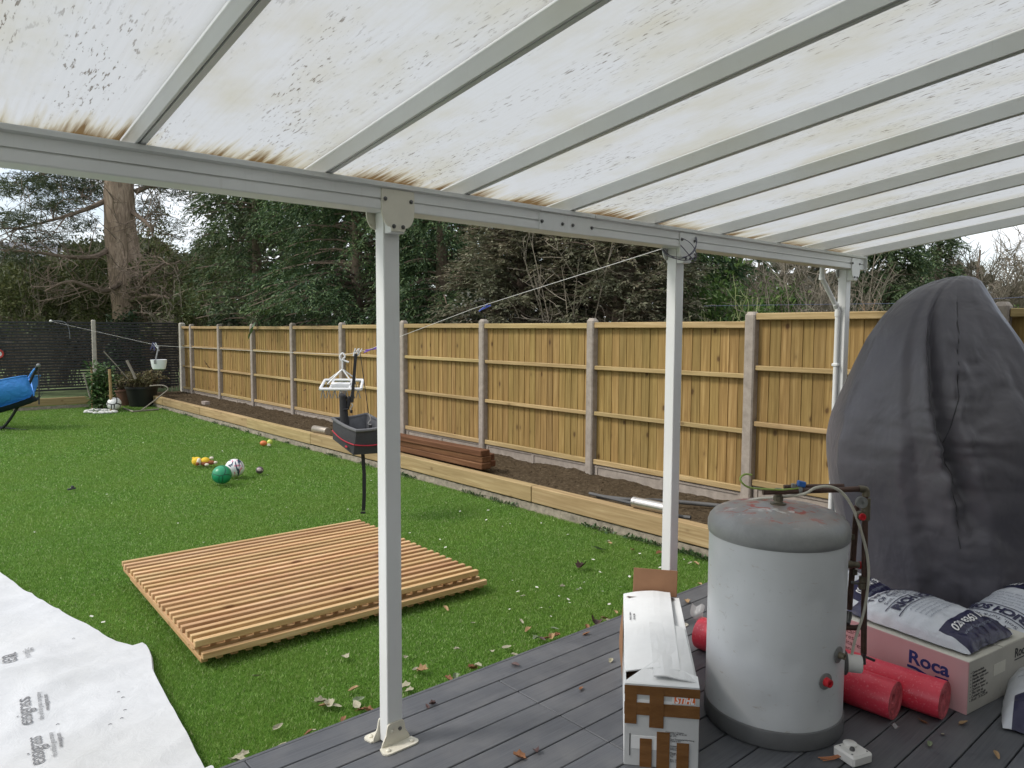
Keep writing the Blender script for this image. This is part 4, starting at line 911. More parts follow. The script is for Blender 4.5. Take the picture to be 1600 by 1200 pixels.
M['ball_green'] = panel_ball_mat('green_ball_skin', (.015, .26, .115), (.62, .72, .68), (.01, .10, .05), 7.5, .72)
t = NT('pink_white_ball_skin'); v = t.coord(rnd=False); c = t.mix(t.ramp(t.noise(v, 9, 2, .4, 1.5), [(.56, 0), (.59, 1)]), (.74, .73, .74), (.70, .25, .32)); c = t.mix(t.ramp(t.noise(t.coord((14, 5, 5), rnd=False, rot=(.4, .7, 0)), 1.6, 2, .4, 1.2), [(.57, 0), (.60, 1)]), c, (.02, .05, .09)); t.color(c); t.set(rough=.35); M['ball_white'] = t.mat
M['ball_dark'] = panel_ball_mat('small_ball_skin', (.10, .07, .08), (.42, .33, .33), (.02, .02, .025), 26, .5)
t = NT('football_skin'); v = t.coord(rnd=False); vo = t.new('ShaderNodeTexVoronoi', feature='DISTANCE_TO_EDGE'); vo.inputs['Scale'].default_value = 6; t.ln(v, vo.inputs['Vector']); t.color(t.ramp(vo.outputs['Distance'], [(.05, (.02, .02, .02)), (.075, (.72, .72, .70))])); t.set(rough=.45); M['football'] = t.mat
ball('green football with pale panels beside a pink and white ball', (347, 757), .108, M['ball_green'])
ball('white football with pink and dark blue marks behind the green ball', (367, 746), .110, M['ball_white'])
ball('small dark mottled ball on the lawn right of the footballs', (406, 740), .045, M['ball_dark'])
ball('white football with dark seams beside the staked shrub', (179, 642), .145, M['football'])
# soft toy dog lying on its side
M['toy_yellow'] = plain('yellow_plush', (.72, .47, .03), .85, .12, 30, bump=.4); M['toy_brown'] = plain('brown_plush', (.22, .07, .025), .9, .15, 30, bump=.4); M['toy_cream'] = plain('cream_plush', (.68, .62, .50), .9, .1, 30, bump=.4)
q = on_z(318, 726, GZ+.03); toy = thing('soft_toy', 'yellow and brown soft toy lying flat on the lawn', 'toy', (q.x, q.y, GZ+.012), -YAW); toy.scale = (.82, .82, .8)
MB().sphere((-.10, 0, .075), .075, 18, 12, (1.05, .95, .95)).sphere((-.155, .0, .125), .022).build('head', M['toy_yellow'], toy, smooth=True)
MB().sphere((-.055, -.035, .07), .06, 16, 10, (.55, .8, 1.1)).build('muzzle', M['toy_cream'], toy, smooth=True)
MB().sphere((-.06, -.075, .05), .028, 12, 8).build('ear', M['toy_brown'], toy, smooth=True)
MB().sphere((.03, 0, .085), .07, 18, 12, (1, .8, .8)).build('body', M['toy_yellow'], toy, smooth=True)
MB().sphere((.035, -.03, .045), .055, 16, 10, (1.2, .7, .7)).sphere((.125, -.01, .06), .05, 16, 10, (1.3, .75, .7)).build('trousers', M['toy_brown'], toy, smooth=True)
for (x, y, z) in ((.115, .03, .125), (.19, -.01, .06), (.08, -.07, .035)): MB().sphere((x, y, z), .026, 12, 8, (1.3, 1, .9)).build('paw', M['toy_cream'], toy, smooth=True)
q = on_z(417, 695, GZ+.03); toy2 = thing('small_toy', 'little orange and lime toy near the timber edging', 'toy', (q.x, q.y, GZ+.012), -YAW)
M['toy_orange'] = plain('orange_toy', (.62, .17, .05), .5, .1); M['toy_lime'] = plain('lime_toy', (.55, .62, .12), .5, .1)
MB().sphere((-.05, 0, .042), .05, 16, 10, (1.1, .8, .8)).build('body', M['toy_orange'], toy2, smooth=True); MB().sphere((.045, 0, .06), .04, 14, 9).build('head', M['toy_lime'], toy2, smooth=True); MB().box((.04, -.02, .022), (.05, .04, .04), .008).build('foot', M['toy_cream'], toy2)
q = on_z(112, 764, GZ+.03); tw_ = thing('dark_toy_piece', 'tiny dark plastic piece alone on the lawn', 'toy', (q.x, q.y, GZ+.012)); MB().box((0, 0, .02), (.09, .025, .018), .005, RZ(.4)).box((.01, .01, .035), (.03, .03, .03), .006).build('body', M['ink'], tw_)

# ---- stacked brown timbers on the bed
for k, (dx, dy, lab) in enumerate(((.0, 0, 'lowest brown timber of the stack lying on the raised bed'), (.012, .02, 'middle brown timber of the stack lying on the raised bed'), (-.01, .03, 'topmost brown timber of the stack lying on the raised bed'))):
    o = MB().box((0, 0, 0), (.135, 2.4, .068), .007).build('brown_timber', M['brown_timber'], None, (5.05+dx, 7.42+dy, .172+.034+.069*k)); o.rotation_euler = (0, 0, R_(.9+.5*k-.4)); tag(o, lab, 'timber', 'brown timbers stacked on the bed')
for k in range(2):
    o = MB().box((0, 0, 0), (.135, 2.4, .068), .007).build('brown_timber', M['brown_timber'], None, (5.20, 7.50+.03*k, .172+.034+.069*k)); o.rotation_euler = (0, 0, R_(-.3+.5*k)); tag(o, ['rear brown timber of the stack, on the soil below another', 'rear brown timber of the stack, next to the topmost one'][k], 'timber', 'brown timbers stacked on the bed')
# ---- flue pipe, black hose, brick, tin
t = NT('brushed_steel'); g_ = t.noise(t.coord((4, 120, 120), rnd=False), 2, 5); t.color(t.ramp(g_, [(.3, (.40, .38, .36)), (.7, (.55, .53, .50))])); t.set(rough=.33, metal=.85); M['steel'] = t.mat
a, b_ = on_z(990, 783, .225), on_z(1052, 796, .225); fl = thing('flue_pipe', 'short silver steel pipe lying on the timber edging by the second post', 'pipe', (a.x, a.y, .17)); ax = (b_-a); ax.z = 0; L = ax.length
qm = ax.to_track_quat('Z', 'Y').to_matrix(); MB().lathe([(.044, .0), (.047, .002), (.047, .028), (.049, .030), (.049, .036), (.0465, .038), (.0465, L-.05), (.049, L-.048), (.049, L-.04), (.047, L-.038), (.047, L), (.042, L), (.042, L-.04)], 28, (0, 0, .05), qm).build('tube', M['steel'], fl, smooth=True)
MB().lathe([(.0, .012), (.043, .012)], 24, (0, 0, .05), qm).build('end_disc', M['steel'], fl)
hz_ = spline([(5.02, 4.55, .17), (5.12, 4.25, .175), (5.35, 4.1, .16), (5.55, 3.8, .155), (5.66, 3.45, .16), (5.68, 3.1, .16), (5.62, 2.95, .18)], 8)
tag(MB().tube(hz_, .020, 10).build('black_hose', M['rubber'], None, smooth=True), 'thick black hose curving along the soil behind the silver pipe', 'hose')
tag(MB().tube(spline([(4.99, 4.62, .19), (5.02, 4.3, .18), (5.1, 4.0, .15), (5.05, 3.72, .15), (5.06, 3.55, .16)], 6), .015, 8).build('black_hose', M['rubber'], None, smooth=True), 'black hose end poking out under the silver pipe', 'hose')
a = on_z(319, 632, .175); tag(MB().box((0, 0, .0), (.10, .21, .065), .006).build('loose_brick', plain('grey_brick', (.30, .25, .22), .9, .2, 12, bump=.5), None, (a.x+.03, a.y, .205)), 'small grey brick lying on the timber edging near the far corner', 'brick')
a, b_ = on_z(491, 671, .21), on_z(512, 675, .21); o = thing('metal_tin', 'short dull metal tube lying on the bed edge near the far balls', 'tube', (a.x, a.y, .165)); ax = b_-a; ax.z = 0; qm = ax.to_track_quat('Z', 'Y').to_matrix()
MB().lathe([(.05, 0), (.053, .004), (.053, ax.length-.004), (.05, ax.length)], 20, (0, 0, .055), qm).build('tube', plain('dull_tin', (.34, .30, .25), .5, .15, 15, .5), o, smooth=True)

# ---- washing line and what hangs on it
LA, LB = Vector((3.44, 2.585, 2.175)), Vector((3.155, 19.47, 1.845))
LP = [LA, Vector((3.419, 4.358, 1.856)), Vector((3.402, 5.322, 1.643)), Vector((3.393, 5.804, 1.525)), Vector((3.388, 6.06, 1.484)), Vector((3.385, 6.259, 1.462)), Vector((3.36, 7.9, 1.445)), Vector((3.286, 11.796, 1.44)), LB]
LP2 = []
for i in range(len(LP)-1):
    for k in range(4): LP2.append(LP[i].lerp(LP[i+1], k/4))
LP2.append(LP[-1])
M['line_white'] = plain('white_line', (.62, .61, .58), .6, .05)
wl = tag(MB().tube(LP2, [.0019 if p.y < 6.3 else .0013 for p in LP2], 6).build('washing_line', M['line_white'], None, smooth=True), 'thin white washing line slung from the second post to the black fence', 'line')
tag(MB().tube(spline([(3.16, 19.47, 1.85), (3.40, 19.46, 1.835), (3.50, 19.46, 1.70), (3.52, 19.46, 1.45)], 8), .008, 6).build('line_end', plain('grey_cord', (.2, .21, .23), .7), None, smooth=True), 'loose grey cord end hanging down the black fence', 'cord')
tag(MB().sphere((0, 0, 0), .03, 12, 8).box((0, .02, 0), (.03, .06, .03), .004).build('line_hook', M['white_pl'], None, (3.155, 19.46, 1.85), smooth=True), 'small white hook on top of the black fence', 'hook')
# cord wound round the second post head
cw_ = []
for i in range(150):
    a = i/150*2*math.pi*5.5; k = i/150; cw_.append((3.43+.085*math.cos(a)*(1+.1*math.sin(a*.7)), 2.523+.098*math.sin(a), 2.165+.075*math.sin(a*1.0+1.3*math.sin(k*9))+.01*math.sin(a*2.3)))
tag(MB().tube(cw_, .0025, 6).build('wound_cord', plain('grey_violet_cord', (.10, .095, .13), .6), None, smooth=True), 'grey cord wound round the head of the second post', 'cord')
M['peg_blue'] = plain('blue_peg', (.06, .10, .42), .4); M['peg_violet'] = plain('violet_peg', (.22, .10, .50), .4); M['peg_white'] = plain('white_peg', (.72, .72, .72), .4); M['peg_dark'] = plain('navy_peg', (.05, .05, .14), .4)
def peg(p, mt, label, ang=0.6, rz=0.0, L=.085):
    o = thing('clothes_peg', label, 'peg', tuple(p), rz, 'pegs on the washing line')
    for sg in (-1, 1):
        MB().box((0, 0, 0), (.010, .012, L), .002, RY(ang+sg*.13)).build('arm', mt, o, (sg*.008, 0, -.008))
    MB().lathe([(.007, -.007), (.007, .007)], 8, (0, 0, 0), RX(math.pi/2)).build('spring', M['grey_fit'], o); return o
peg(on_f(757, 479, Vector((3.41, 4.25, 0)).dot(FW)), M['peg_blue'], 'blue peg on the washing line in front of the hedge', 1.0, -YAW)
peg(on_f(583, 544, Vector((3.39, 5.8, 0)).dot(FW)), M['peg_violet'], 'violet peg on the washing line beside the first post', 1.3, -YAW, .16)
HF = Vector((3.39, 6.1, 0)).dot(FW); hl = lambda x, y, f=0.0: on_f(x, y, HF+f)
for k, (x, y) in enumerate(((555, 549), (561, 549))): peg(hl(x, y, .02*k), M['peg_white'], ['white peg left of the pair holding the black strap', 'white peg right of the pair holding the black strap'][k], .4, -YAW, .075)
# clip hanger
hg = thing('clip_hanger', 'white rectangular clip hanger dangling from the washing line', 'hanger', tuple(hl(535, 603, .12)), -YAW); HO = Vector(hg.location); HG = HO.dot(FW)
def hx(x, y, f=0.0): w_ = on_f(x, y, HG+f)-HO; return Vector((w_.dot(RT), w_.dot(FW), w_.z))
fr = MB()
A, B, C_, D_ = hx(500, 608, -.09), hx(564, 608, -.09), hx(567, 594, .12), hx(508, 594, .12)
for p, q in ((A, B), (B, C_), (C_, D_), (D_, A)): fr.tube([p, q], .014, 8)
for k in (.24, .72): fr.tube([A.lerp(B, k), D_.lerp(C_, k)], .011, 6)
fr.tube([A.lerp(D_, .4).lerp(B.lerp(C_, .4), .24), A.lerp(D_, .4).lerp(B.lerp(C_, .4), .72)], .03, 6)
fr.build('frame', M['peg_white'], hg, smooth=True)
tp = hx(535, 577); 
for e in (hx(515, 592, .09), hx(556, 592, .09), hx(512, 600, -.06), hx(552, 600, -.06)): MB().tube([tp, e], .007, 6).build('hanging_arm', M['peg_white'], hg)
MB().tube([tp]+spline([hx(535, 565), hx(531, 558), hx(535, 552), hx(539, 557), hx(536, 562), hx(545, 566)], 6), .0085, 8).build('hook', M['peg_white'], hg, smooth=True)
for k in range(14):
    e = A.lerp(B, (k % 7+.5)/7) if k < 7 else D_.lerp(C_, (k-7+.5)/7); cmb = MB()
    for sg in (-1, 1): cmb.box((e.x+sg*.012, e.y, e.z-.05), (.007, .012, .075), .001, RY(sg*-.22))
    cmb.build('clip', M['grey_fit'], hg)
# strap, mitt and carrier
M['strap'] = plain('black_webbing', (.012, .012, .013), .7); M['carrier'] = plain('charcoal_fabric', (.042, .043, .046), .85, .12, 30, bump=.4); M['carrier_in'] = plain('grey_quilted_lining', (.14, .14, .145), .9, .15, 14, bump=.5); M['piping_red'] = plain('red_piping', (.42, .02, .04), .6); M['mitt'] = plain('black_mitt_fabric', (.02, .02, .022), .8, .2)
def ribbon(pts, w_, th, side):
    b = MB(); side = Vector(side).normalized(); pts = [Vector(p) for p in pts]; vs = []
    for i, p in enumerate(pts):
        t_ = (pts[min(i+1, len(pts)-1)]-pts[max(i-1, 0)]).normalized(); nn = t_.cross(side).normalized()*th/2; s_ = side*w_/2; vs += [p-s_-nn, p+s_-nn, p+s_+nn, p-s_+nn]
    k = len(pts); fs = [(i*4+j, i*4+(j+1) % 4, i*4+4+(j+1) % 4, i*4+4+j) for i in range(k-1) for j in range(4)]+[(3, 2, 1, 0), ((k-1)*4, (k-1)*4+1, (k-1)*4+2, (k-1)*4+3)]; b.add(vs, fs); return b
cr = thing('pet_carrier', 'charcoal open top pet carrier with red piping hanging from the washing line', 'carrier', tuple(hl(566, 705)), -YAW); CO = Vector(cr.location); CG = CO.dot(FW)
def cx_(x, y, f=0.0): w_ = on_f(x, y, CG+f)-CO; return Vector((w_.dot(RT), w_.dot(FW), w_.z))
T4 = [cx_(520, 654, .02), cx_(557, 673, -.20), cx_(612, 664, -.08), cx_(573, 647, .18)]      # rim, left / front / right / back
B4 = [cx_(520, 686, .02), cx_(552, 711, -.17), cx_(607, 707, -.06), cx_(570, 690, .15)]
def wall(a, b, c, d, th=.012, bulge=.012):
    m_ = MB(); n_ = ((b-a).cross(d-a)).normalized(); f1 = lambda u, v: a.lerp(b, u).lerp(d.lerp(c, u), v)+n_*bulge*math.sin(math.pi*u)*math.sin(math.pi*v)
    m_.grid(lambda u, v: tuple(f1(u, v)), 8, 6); return m_
for i in range(4):
    j = (i+1) % 4; wall(B4[i], B4[j], T4[j], T4[i]).build('side_wall', M['carrier'], cr, smooth=True)
    ctr = (T4[0]+T4[2])/2; ins = [p+(ctr-p)*.05 for p in (T4[i], T4[j])]; cb_ = (B4[0]+B4[2])/2; inb = [p+(cb_-p)*.06+Vector((0, 0, .015)) for p in (B4[i], B4[j])]
    wall(inb[1], inb[0], ins[0], ins[1], bulge=.02).build('lining', M['carrier_in'], cr, smooth=True)
    pa, pb = B4[i].lerp(T4[i], .42), B4[j].lerp(T4[j], .42); on_ = ((B4[j]-B4[i]).cross(T4[i]-B4[i])).normalized()
    MB().tube([pa.lerp(pb, k/8)+on_*(.006+.013*math.sin(math.pi*k/8)*.97)+Vector((0, 0, -.016*math.sin(math.pi*k/8))) for k in range(9)], .0055, 6).build('piping', M['piping_red'], cr, smooth=True)
MB().add([tuple(p) for p in B4], [(3, 2, 1, 0)]).build('floor', M['carrier'], cr)
rimp = []
for i in range(4):
    for k in range(6): rimp.append(T4[i].lerp(T4[(i+1) % 4], k/6)+Vector((0, 0, -.012*math.sin(math.pi*k/6))))
MB().tube(rimp, .016, 8, closed=True).build('padded_rim', M['carrier_in'], cr, smooth=True)
lp = B4[0].lerp(B4[1], .72).lerp(T4[0].lerp(T4[1], .72), .18); MB().box(lp+Vector((-.01, -.02, 0)), (.04, .008, .016), .002, RZ(-.9)).build('sewn_label', M['piping_red'], cr)
ribbon([cx_(556, 553), cx_(553, 590), cx_(550, 629)], .028, .012, (1, .1, 0)).build('strap', M['strap'], cr); MB().tube(spline([cx_(549, 630), cx_(551, 634), cx_(548, 638), cx_(549, 645)], 4), .006, 6).build('snap_hook', M['steel'], cr); MB().box(cx_(549, 643), (.022, .015, .03), .003).build('buckle', M['strap'], cr)
MB().tube([cx_(563, 553), cx_(576, 647)], .0035, 6).build('cord', M['strap'], cr); MB().tube(spline([cx_(576, 646), cx_(579, 655), cx_(575, 662), cx_(580, 664)], 4), .005, 6).build('snap_hook', M['steel'], cr); MB().box(cx_(579, 666), (.03, .02, .03), .003).build('buckle', M['strap'], cr)
ribbon([cx_(567, 710), cx_(569, 740), cx_(569, 775), cx_(568, 798)], .034, .006, (1, .1, 0)).build('tail_strap', M['strap'], cr); MB().box(cx_(567.5, 801), (.045, .01, .022), .003).build('buckle', M['strap'], cr)
mt_ = thing('hanging_mitt', 'black padded mitt clipped to the white hanger above the carrier', 'mitt', tuple(hl(540, 664, .0)), -YAW); MO = Vector(mt_.location); MG = MO.dot(FW)
def mx_(x, y, f=0.0): w_ = on_f(x, y, MG+f)-MO; return Vector((w_.dot(RT), w_.dot(FW), w_.z))
MB().tube(spline([mx_(538, 616), mx_(536, 622), mx_(537, 640), mx_(539, 664)], 5), [.012, .03, .037, .038, .037, .035, .035, .035, .036, .037, .038, .039, .04, .042, .043, .044], 10).build('palm', M['mitt'], mt_, smooth=True)
MB().tube(spline([mx_(545, 619), mx_(545, 628), mx_(543, 640)], 4), [.010, .016, .018, .018, .018, .018, .016, .014, .012], 8).build('thumb', M['mitt'], mt_, smooth=True)
MB().tube([mx_(536, 640, -.04), mx_(544, 639, -.04)], .006, 6).build('cuff_seam', M['strap'], mt_)
# hanging white planter with pegs
PF = Vector((3.286, 11.796, 0)).dot(FW); pl = lambda x, y, f=0.0: on_f(x, y, PF+f)
po = thing('hanging_pot', 'white plastic pot hanging from the washing line before the black fence', 'pot', tuple(pl(248.5, 577)), -YAW); PO = Vector(po.location)
MB().lathe([(.0, .002), (.075, .0), (.088, .006), (.10, .05), (.112, .13), (.114, .145), (.108, .145), (.10, .13), (.085, .02), (0, .015)], 28).build('bowl', plain('white_pot', (.74, .75, .76), .35, .03), po, smooth=True)
w_ = pl(248.5, 541)-PO; tz = w_.z
MB().tube(spline([(0, -.09, .10), (0, -.08, .17), (.0, 0, tz-.02), (0, 0, tz)], 6), .010, 8).build('handle', M['grey_fit'], po, smooth=True); MB().box((0, -.117, .115), (.035, .008, .06), .004).build('handle_tab', M['grey_fit'], po)
for k, (x, y, mt, lab) in enumerate(((238, 540, M['peg_dark'], 'navy peg at the left of the cluster above the hanging pot'), (241, 541, M['peg_dark'], 'navy peg in the middle of the cluster above the hanging pot'), (245, 541, M['peg_white'], 'white peg at the right of the cluster above the hanging pot'))): peg(pl(x, y), mt, lab, .5-.5*k, -YAW, .13)

# ---- blue hammock
HMF = 12.9; hm = lambda x, y, f=0.0: on_d(x, y, HMF)+FW*f
ho = thing('hammock', 'blue fabric hammock on a black metal stand at the left edge', 'hammock', (1.73, 15.49, GZ)); HL = Vector(ho.location)
t = NT('blue_hammock_cloth'); v = t.coord(rnd=False); f = t.noise(t.coord((1, 1, 1.4), rnd=False), 9, 5, .55, 1); t.color(t.mix(t.ramp(f, [(.3, 0), (.7, 1)]), (.025, .19, .56), (.035, .25, .66))); t.set(rough=.55); t.bump(f, .5, .04); M['hammock'] = t.mat
ec = hm(46, 588)-HL
TE = spline([hm(45, 587, -.05)-HL, hm(37, 588, -.16)-HL, hm(0, 596, -.30)-HL, hm(-60, 611, -.36)-HL, hm(-140, 622, -.36)-HL, hm(-230, 600, -.2)-HL], 8)   # near rim
BE = spline([hm(54, 614, -.02)-HL, hm(50, 621, -.06)-HL, hm(0, 638, -.14)-HL, hm(-60, 653, -.16)-HL, hm(-140, 658, -.14)-HL, hm(-230, 625, -.05)-HL], 8)   # keel
FE = [p+FW*(.62 if i > 8 else .10+.065*i)+Vector((0, 0, -.02)) for i, p in enumerate(TE)]                                                                  # far rim
def hside(A_, B_, sg):
    nn = len(A_)-1
    def fn(u, v):
        i = min(nn-1, int(u*nn)); k_ = u*nn-i; p = A_[i].lerp(A_[i+1], k_).lerp(B_[i].lerp(B_[i+1], k_), v); w_ = math.sin(math.pi*v)*math.sin(math.pi*min(1, u*1.6)*.5)
        return tuple(p+FW*(sg*.10*w_)+Vector((0, 0, .016*nz3(u*16, v*6, sg)+.012*nz3(u*30+v*9, v*11, 4))))
    return fn
MB().grid(hside(TE, BE, -1), 70, 18).build('cloth', M['hammock'], ho, smooth=True, angle=180); MB().grid(hside(FE, BE, 1), 70, 12).build('cloth', M['hammock'], ho, smooth=True, angle=180)
MB().grid(lambda u, v: tuple(Vector(hside(BE, BE, -1)(u, .5))+FW*(-.04+.3*v)+Vector((0, 0, -.008-.085*math.sin(math.pi*v)))), 50, 8).build('dark_underside', plain('underside_navy', (.012, .02, .05), .8), ho, smooth=True)  # underside below the keel, coloured much darker than the blue sides
for ed in (TE, BE, FE): MB().tube(ed, .012, 6).build('edge_binding', M['hammock'], ho, smooth=True)
tip = hm(60, 571)-HL; MB().tube([ec+Vector((0, 0, -.02)), ec.lerp(tip, .4), tip.lerp(ec, .3)], .028, 8).build('loop', M['hammock'], ho); MB().tube([tip.lerp(ec, .45)+Vector((.02, 0, .02)), tip], .012, 8).build('carabiner', M['steel'], ho)
M['stand'] = plain('black_stand_tube', (.012, .013, .015), .45)
MB().tube(spline([hm(59, 570)-HL, hm(50, 590)-HL, hm(30, 632)-HL, hm(5, 668)-HL, hm(-20, 676)-HL], 6), .024, 10).build('stand_arm', M['stand'], ho, smooth=True)
c = hm(12, 671)-HL; MB().tube([hm(-25, 669, .2)-HL, hm(42, 673, -.05)-HL], .024, 10).build('foot_bar', M['stand'], ho, smooth=True); MB().tube([hm(38, 673, -.05)-HL, hm(45, 673, -.06)-HL], .032, 10).build('foot_cap', M['stand'], ho, smooth=True)
MB().tube([hm(-20, 674)-HL, hm(-20, 674)-HL-RT*1.6], .024, 10).build('stand_spine', M['stand'], ho)
MB().sphere(tip, .035, 12, 8).build('tip_cap', M['grey_fit'], ho, smooth=True); ribbon([hm(60, 576)-HL, hm(61, 605)-HL, hm(61, 632)-HL], .022, .008, (RT.x, RT.y, 0)).build('hanging_strap', M['stand'], ho)
MB().box(hm(1.5, 604, -.3)-HL, (.05, .006, .03), .002, RZ(-YAW)).build('printed_mark', M['white_ink'], ho)
q = on_y(0, 553, 19.45); rg = thing('red_ring_toy', 'red and white ring fixed on the black fence at the left edge', 'toy', (q.x-.03, 19.45, q.z)); 
MB().tube([(.085*math.cos(a/16*2*math.pi), 0, .085*math.sin(a/16*2*math.pi)) for a in range(16)], .018, 8, closed=True).build('ring', plain('red_ring', (.5, .05, .04), .5), rg, smooth=True); MB().lathe([(.062, -.004), (.062, .004)], 20, (0, 0, 0), RX(math.pi/2)).build('backing', M['white_pl'], rg)

# ---- corner planting
def leaf_quads(P, D, S, Wd, droop=.15, rs=rng):
    N = len(P); up = np.tile([0, 0, 1.], (N, 1))+rs.normal(0, .55, (N, 3)); D = D/np.linalg.norm(D, axis=1, keepdims=True)
    sd = np.cross(D, up); sd /= np.linalg.norm(sd, axis=1, keepdims=True)+1e-9; S = S[:, None]; Wd = Wd[:, None]
    mid = P+D*S*.5; mid[:, 2] += S[:, 0]*.04; tip = P+D*S; tip[:, 2] -= S[:, 0]*droop
    return np.stack([P, mid+sd*Wd*.5, tip, mid-sd*Wd*.5], 1).reshape(-1, 3)
M['laurel'] = island_leaf('laurel_leaf', [(0, (.035, .075, .026)), (.5, (.075, .14, .05)), (.85, (.13, .21, .08)), (1, (.24, .31, .15))], .2, .32)
M['dry_plant'] = island_leaf('dry_plant_leaf', [(0, (.10, .08, .045)), (.5, (.16, .15, .075)), (.8, (.19, .19, .08)), (1, (.3, .2, .12))], .2, .7)
M['bark_thin'] = plain('thin_bark', (.10, .075, .05), .9, .25, 20); M['cane'] = plain('bamboo_cane', (.36, .24, .11), .7, .15, 9); M['cane_grey'] = plain('grey_stick', (.26, .23, .19), .85, .15, 9)
CFD = Vector((3.9, 17.7, 0)).dot(FW); cp = lambda x, y, f=0.0: on_f(x, y, CFD+f)
b0 = cp(155, 645); sh = thing('laurel_shrub', 'glossy green laurel shrub tied to stakes in the far corner', 'shrub', (b0.x, b0.y, GZ)); B0 = Vector(sh.location)
st = MB(); P_, D2 = [], []
for k in range(9):
    e = cp(rd.uniform(140, 186), rd.uniform(568, 600), rd.uniform(-.25, .25))-B0; s_ = Vector((rd.uniform(-.08, .08), rd.uniform(-.08, .08), 0)); path = bez(s_, s_+Vector((0, 0, .4)), e*.7+Vector((0, 0, .1)), e, 10); st.tube(path, [.012-.0009*i for i in range(11)], 5)
    for i in range(95):
        t_ = rd.uniform(.12, 1); q = path[min(10, int(t_*10))]; d = Vector((rd.gauss(0, 1), rd.gauss(0, 1), rd.gauss(.35, .5))); P_.append(tuple(q+d*.05)); D2.append(tuple(d))
for i in range(260):
    e = cp(rd.uniform(140, 178), rd.uniform(585, 640), rd.uniform(-.3, .3))-B0; d = Vector((rd.gauss(0, 1), rd.gauss(0, 1), rd.gauss(.3, .5))); P_.append(tuple(e)); D2.append(tuple(d))
st.build('stem', M['bark_thin'], sh); N = len(P_); link('foliage', fast_mesh('foliage', leaf_quads(np.array(P_), np.array(D2), rng.uniform(.09, .17, N), rng.uniform(.035, .055, N)), 4, M['laurel']), sh)
def cane(x0, y0, x1, y1, r, mt, label, f0=0.0, f1=0.0):
    a_, c_ = cp(x0, y0, f0), cp(x1, y1, f1); a_.z = max(a_.z, GZ); tag(MB().tube([a_-a_, (c_-a_)*.5+Vector((.006, 0, 0)), c_-a_], r, 8).build('garden_stake', mt, None, tuple(a_), smooth=True), label, 'stake')
cane(174, 645, 171, 577, .028, M['cane'], 'thick tan wooden stake right of the laurel shrub', -.35, -.35); cane(144, 645, 143, 574, .018, M['cane'], 'thin tan stake inside the laurel shrub', -.1, -.1)
cane(141, 622, 130, 583, .016, M['cane_grey'], 'grey leaning stick left of the laurel shrub', -.2, -.2); cane(212, 592, 198, 563, .028, M['cane_grey'], 'thick grey stick leaning in the black pot'); cane(200, 592, 162, 549, .012, M['cane_grey'], 'thin grey stick leaning across to the laurel', .1, -.1)
# pebbles and football bed
peb = [MB().sphere((0, 0, 0), .05, 9, 6, (1.2, .8, .6)).mesh('pebble', plain('white_pebble', (.62, .62, .58), .6, .12, 8), True, 180) for _ in range(1)]
for k in range(24):
    a = k/24*2*math.pi; x = 157+21*math.cos(a); y = 643.5+2.2*math.sin(a)+.8; q = on_z(x, y, GZ); o = link('pebble', peb[0], None, (q.x+rd.uniform(-.03, .03), q.y+rd.uniform(-.06, .06), GZ+.02), (rd.uniform(-.3, .3), 0, rd.uniform(0, 3))); o.scale = [rd.uniform(.7, 1.3)]*3
    tag(o, 'white pebble in the ring round the laurel shrub', 'pebble', 'white pebbles round the shrub')
# pots
q = on_z(220, 636, GZ); pot = thing('black_pot', 'wide black plastic pot with a dried plant in the far corner', 'pot', (q.x+.1, q.y+.25, GZ)); 
MB().lathe([(.0, .0), (.25, .0), (.265, .01), (.33, .40), (.35, .405), (.35, .45), (.33, .45), (.31, .40), (.24, .36), (0, .36)], 36).build('bowl', plain('black_pot_plastic', (.012, .013, .012), .5), pot, smooth=True); MB().lathe([(.31, .385), (.0, .40)], 30).build('compost', M['soil'], pot)
def tuft(o, n_, r, h0, h1, spread, mt, size):
    P_, D2 = [], []; tw = MB()
    for k in range(n_):
        a = rd.uniform(0, 6.28); rr_ = r*rd.random()**.5; p0 = Vector((rr_*math.cos(a), rr_*math.sin(a), h0)); e = p0+Vector((math.cos(a)*spread*rd.random(), math.sin(a)*spread*rd.random(), rd.uniform(.35, 1)*h1)); pa = bez(p0, p0+Vector((0, 0, h1*.4)), e+Vector((0, 0, .02)), e, 5); tw.tube(pa, .004, 3, caps=False)
        for j in range(24): q = pa[rd.randint(1, 5)]; d = Vector((rd.gauss(0, 1), rd.gauss(0, 1), rd.gauss(.3, .6))); P_.append(tuple(q)); D2.append(tuple(d))
    tw.build('stems', M['bark_thin'], o); N = len(P_); link('foliage', fast_mesh('foliage', leaf_quads(np.array(P_), np.array(D2), rng.uniform(.4, 1, N)*size, rng.uniform(.2, .3, N)*size), 4, mt), o)
tuft(pot, 90, .28, .38, .42, .30, M['dry_plant'], .10)
q2 = on_z(199, 634, GZ); pot2 = thing('terracotta_pot', 'terracotta coloured pot half hidden behind the black pot', 'pot', (q2.x+.05, q2.y+.2, GZ)); MB().lathe([(.0, .0), (.19, .0), (.24, .32), (.26, .325), (.26, .37), (.24, .37), (.22, .33), (0, .32)], 32).build('bowl', plain('terracotta', (.14, .065, .04), .75, .2, 8), pot2, smooth=True); tuft(pot2, 40, .18, .33, .4, .35, M['dry_plant'], .10)
tag(MB().tube(spline([cp(234, 603, -.1), cp(252, 602, -.1), cp(261, 605, -.1), cp(262, 609, -.1), cp(255, 615, -.15), cp(240, 627, -.3), cp(221, 641, -.5)], 6), .013, 8).build('bent_cane', M['cane_grey'], None, smooth=True), 'bent pale cane looped from the black pot down to the grass', 'cane')
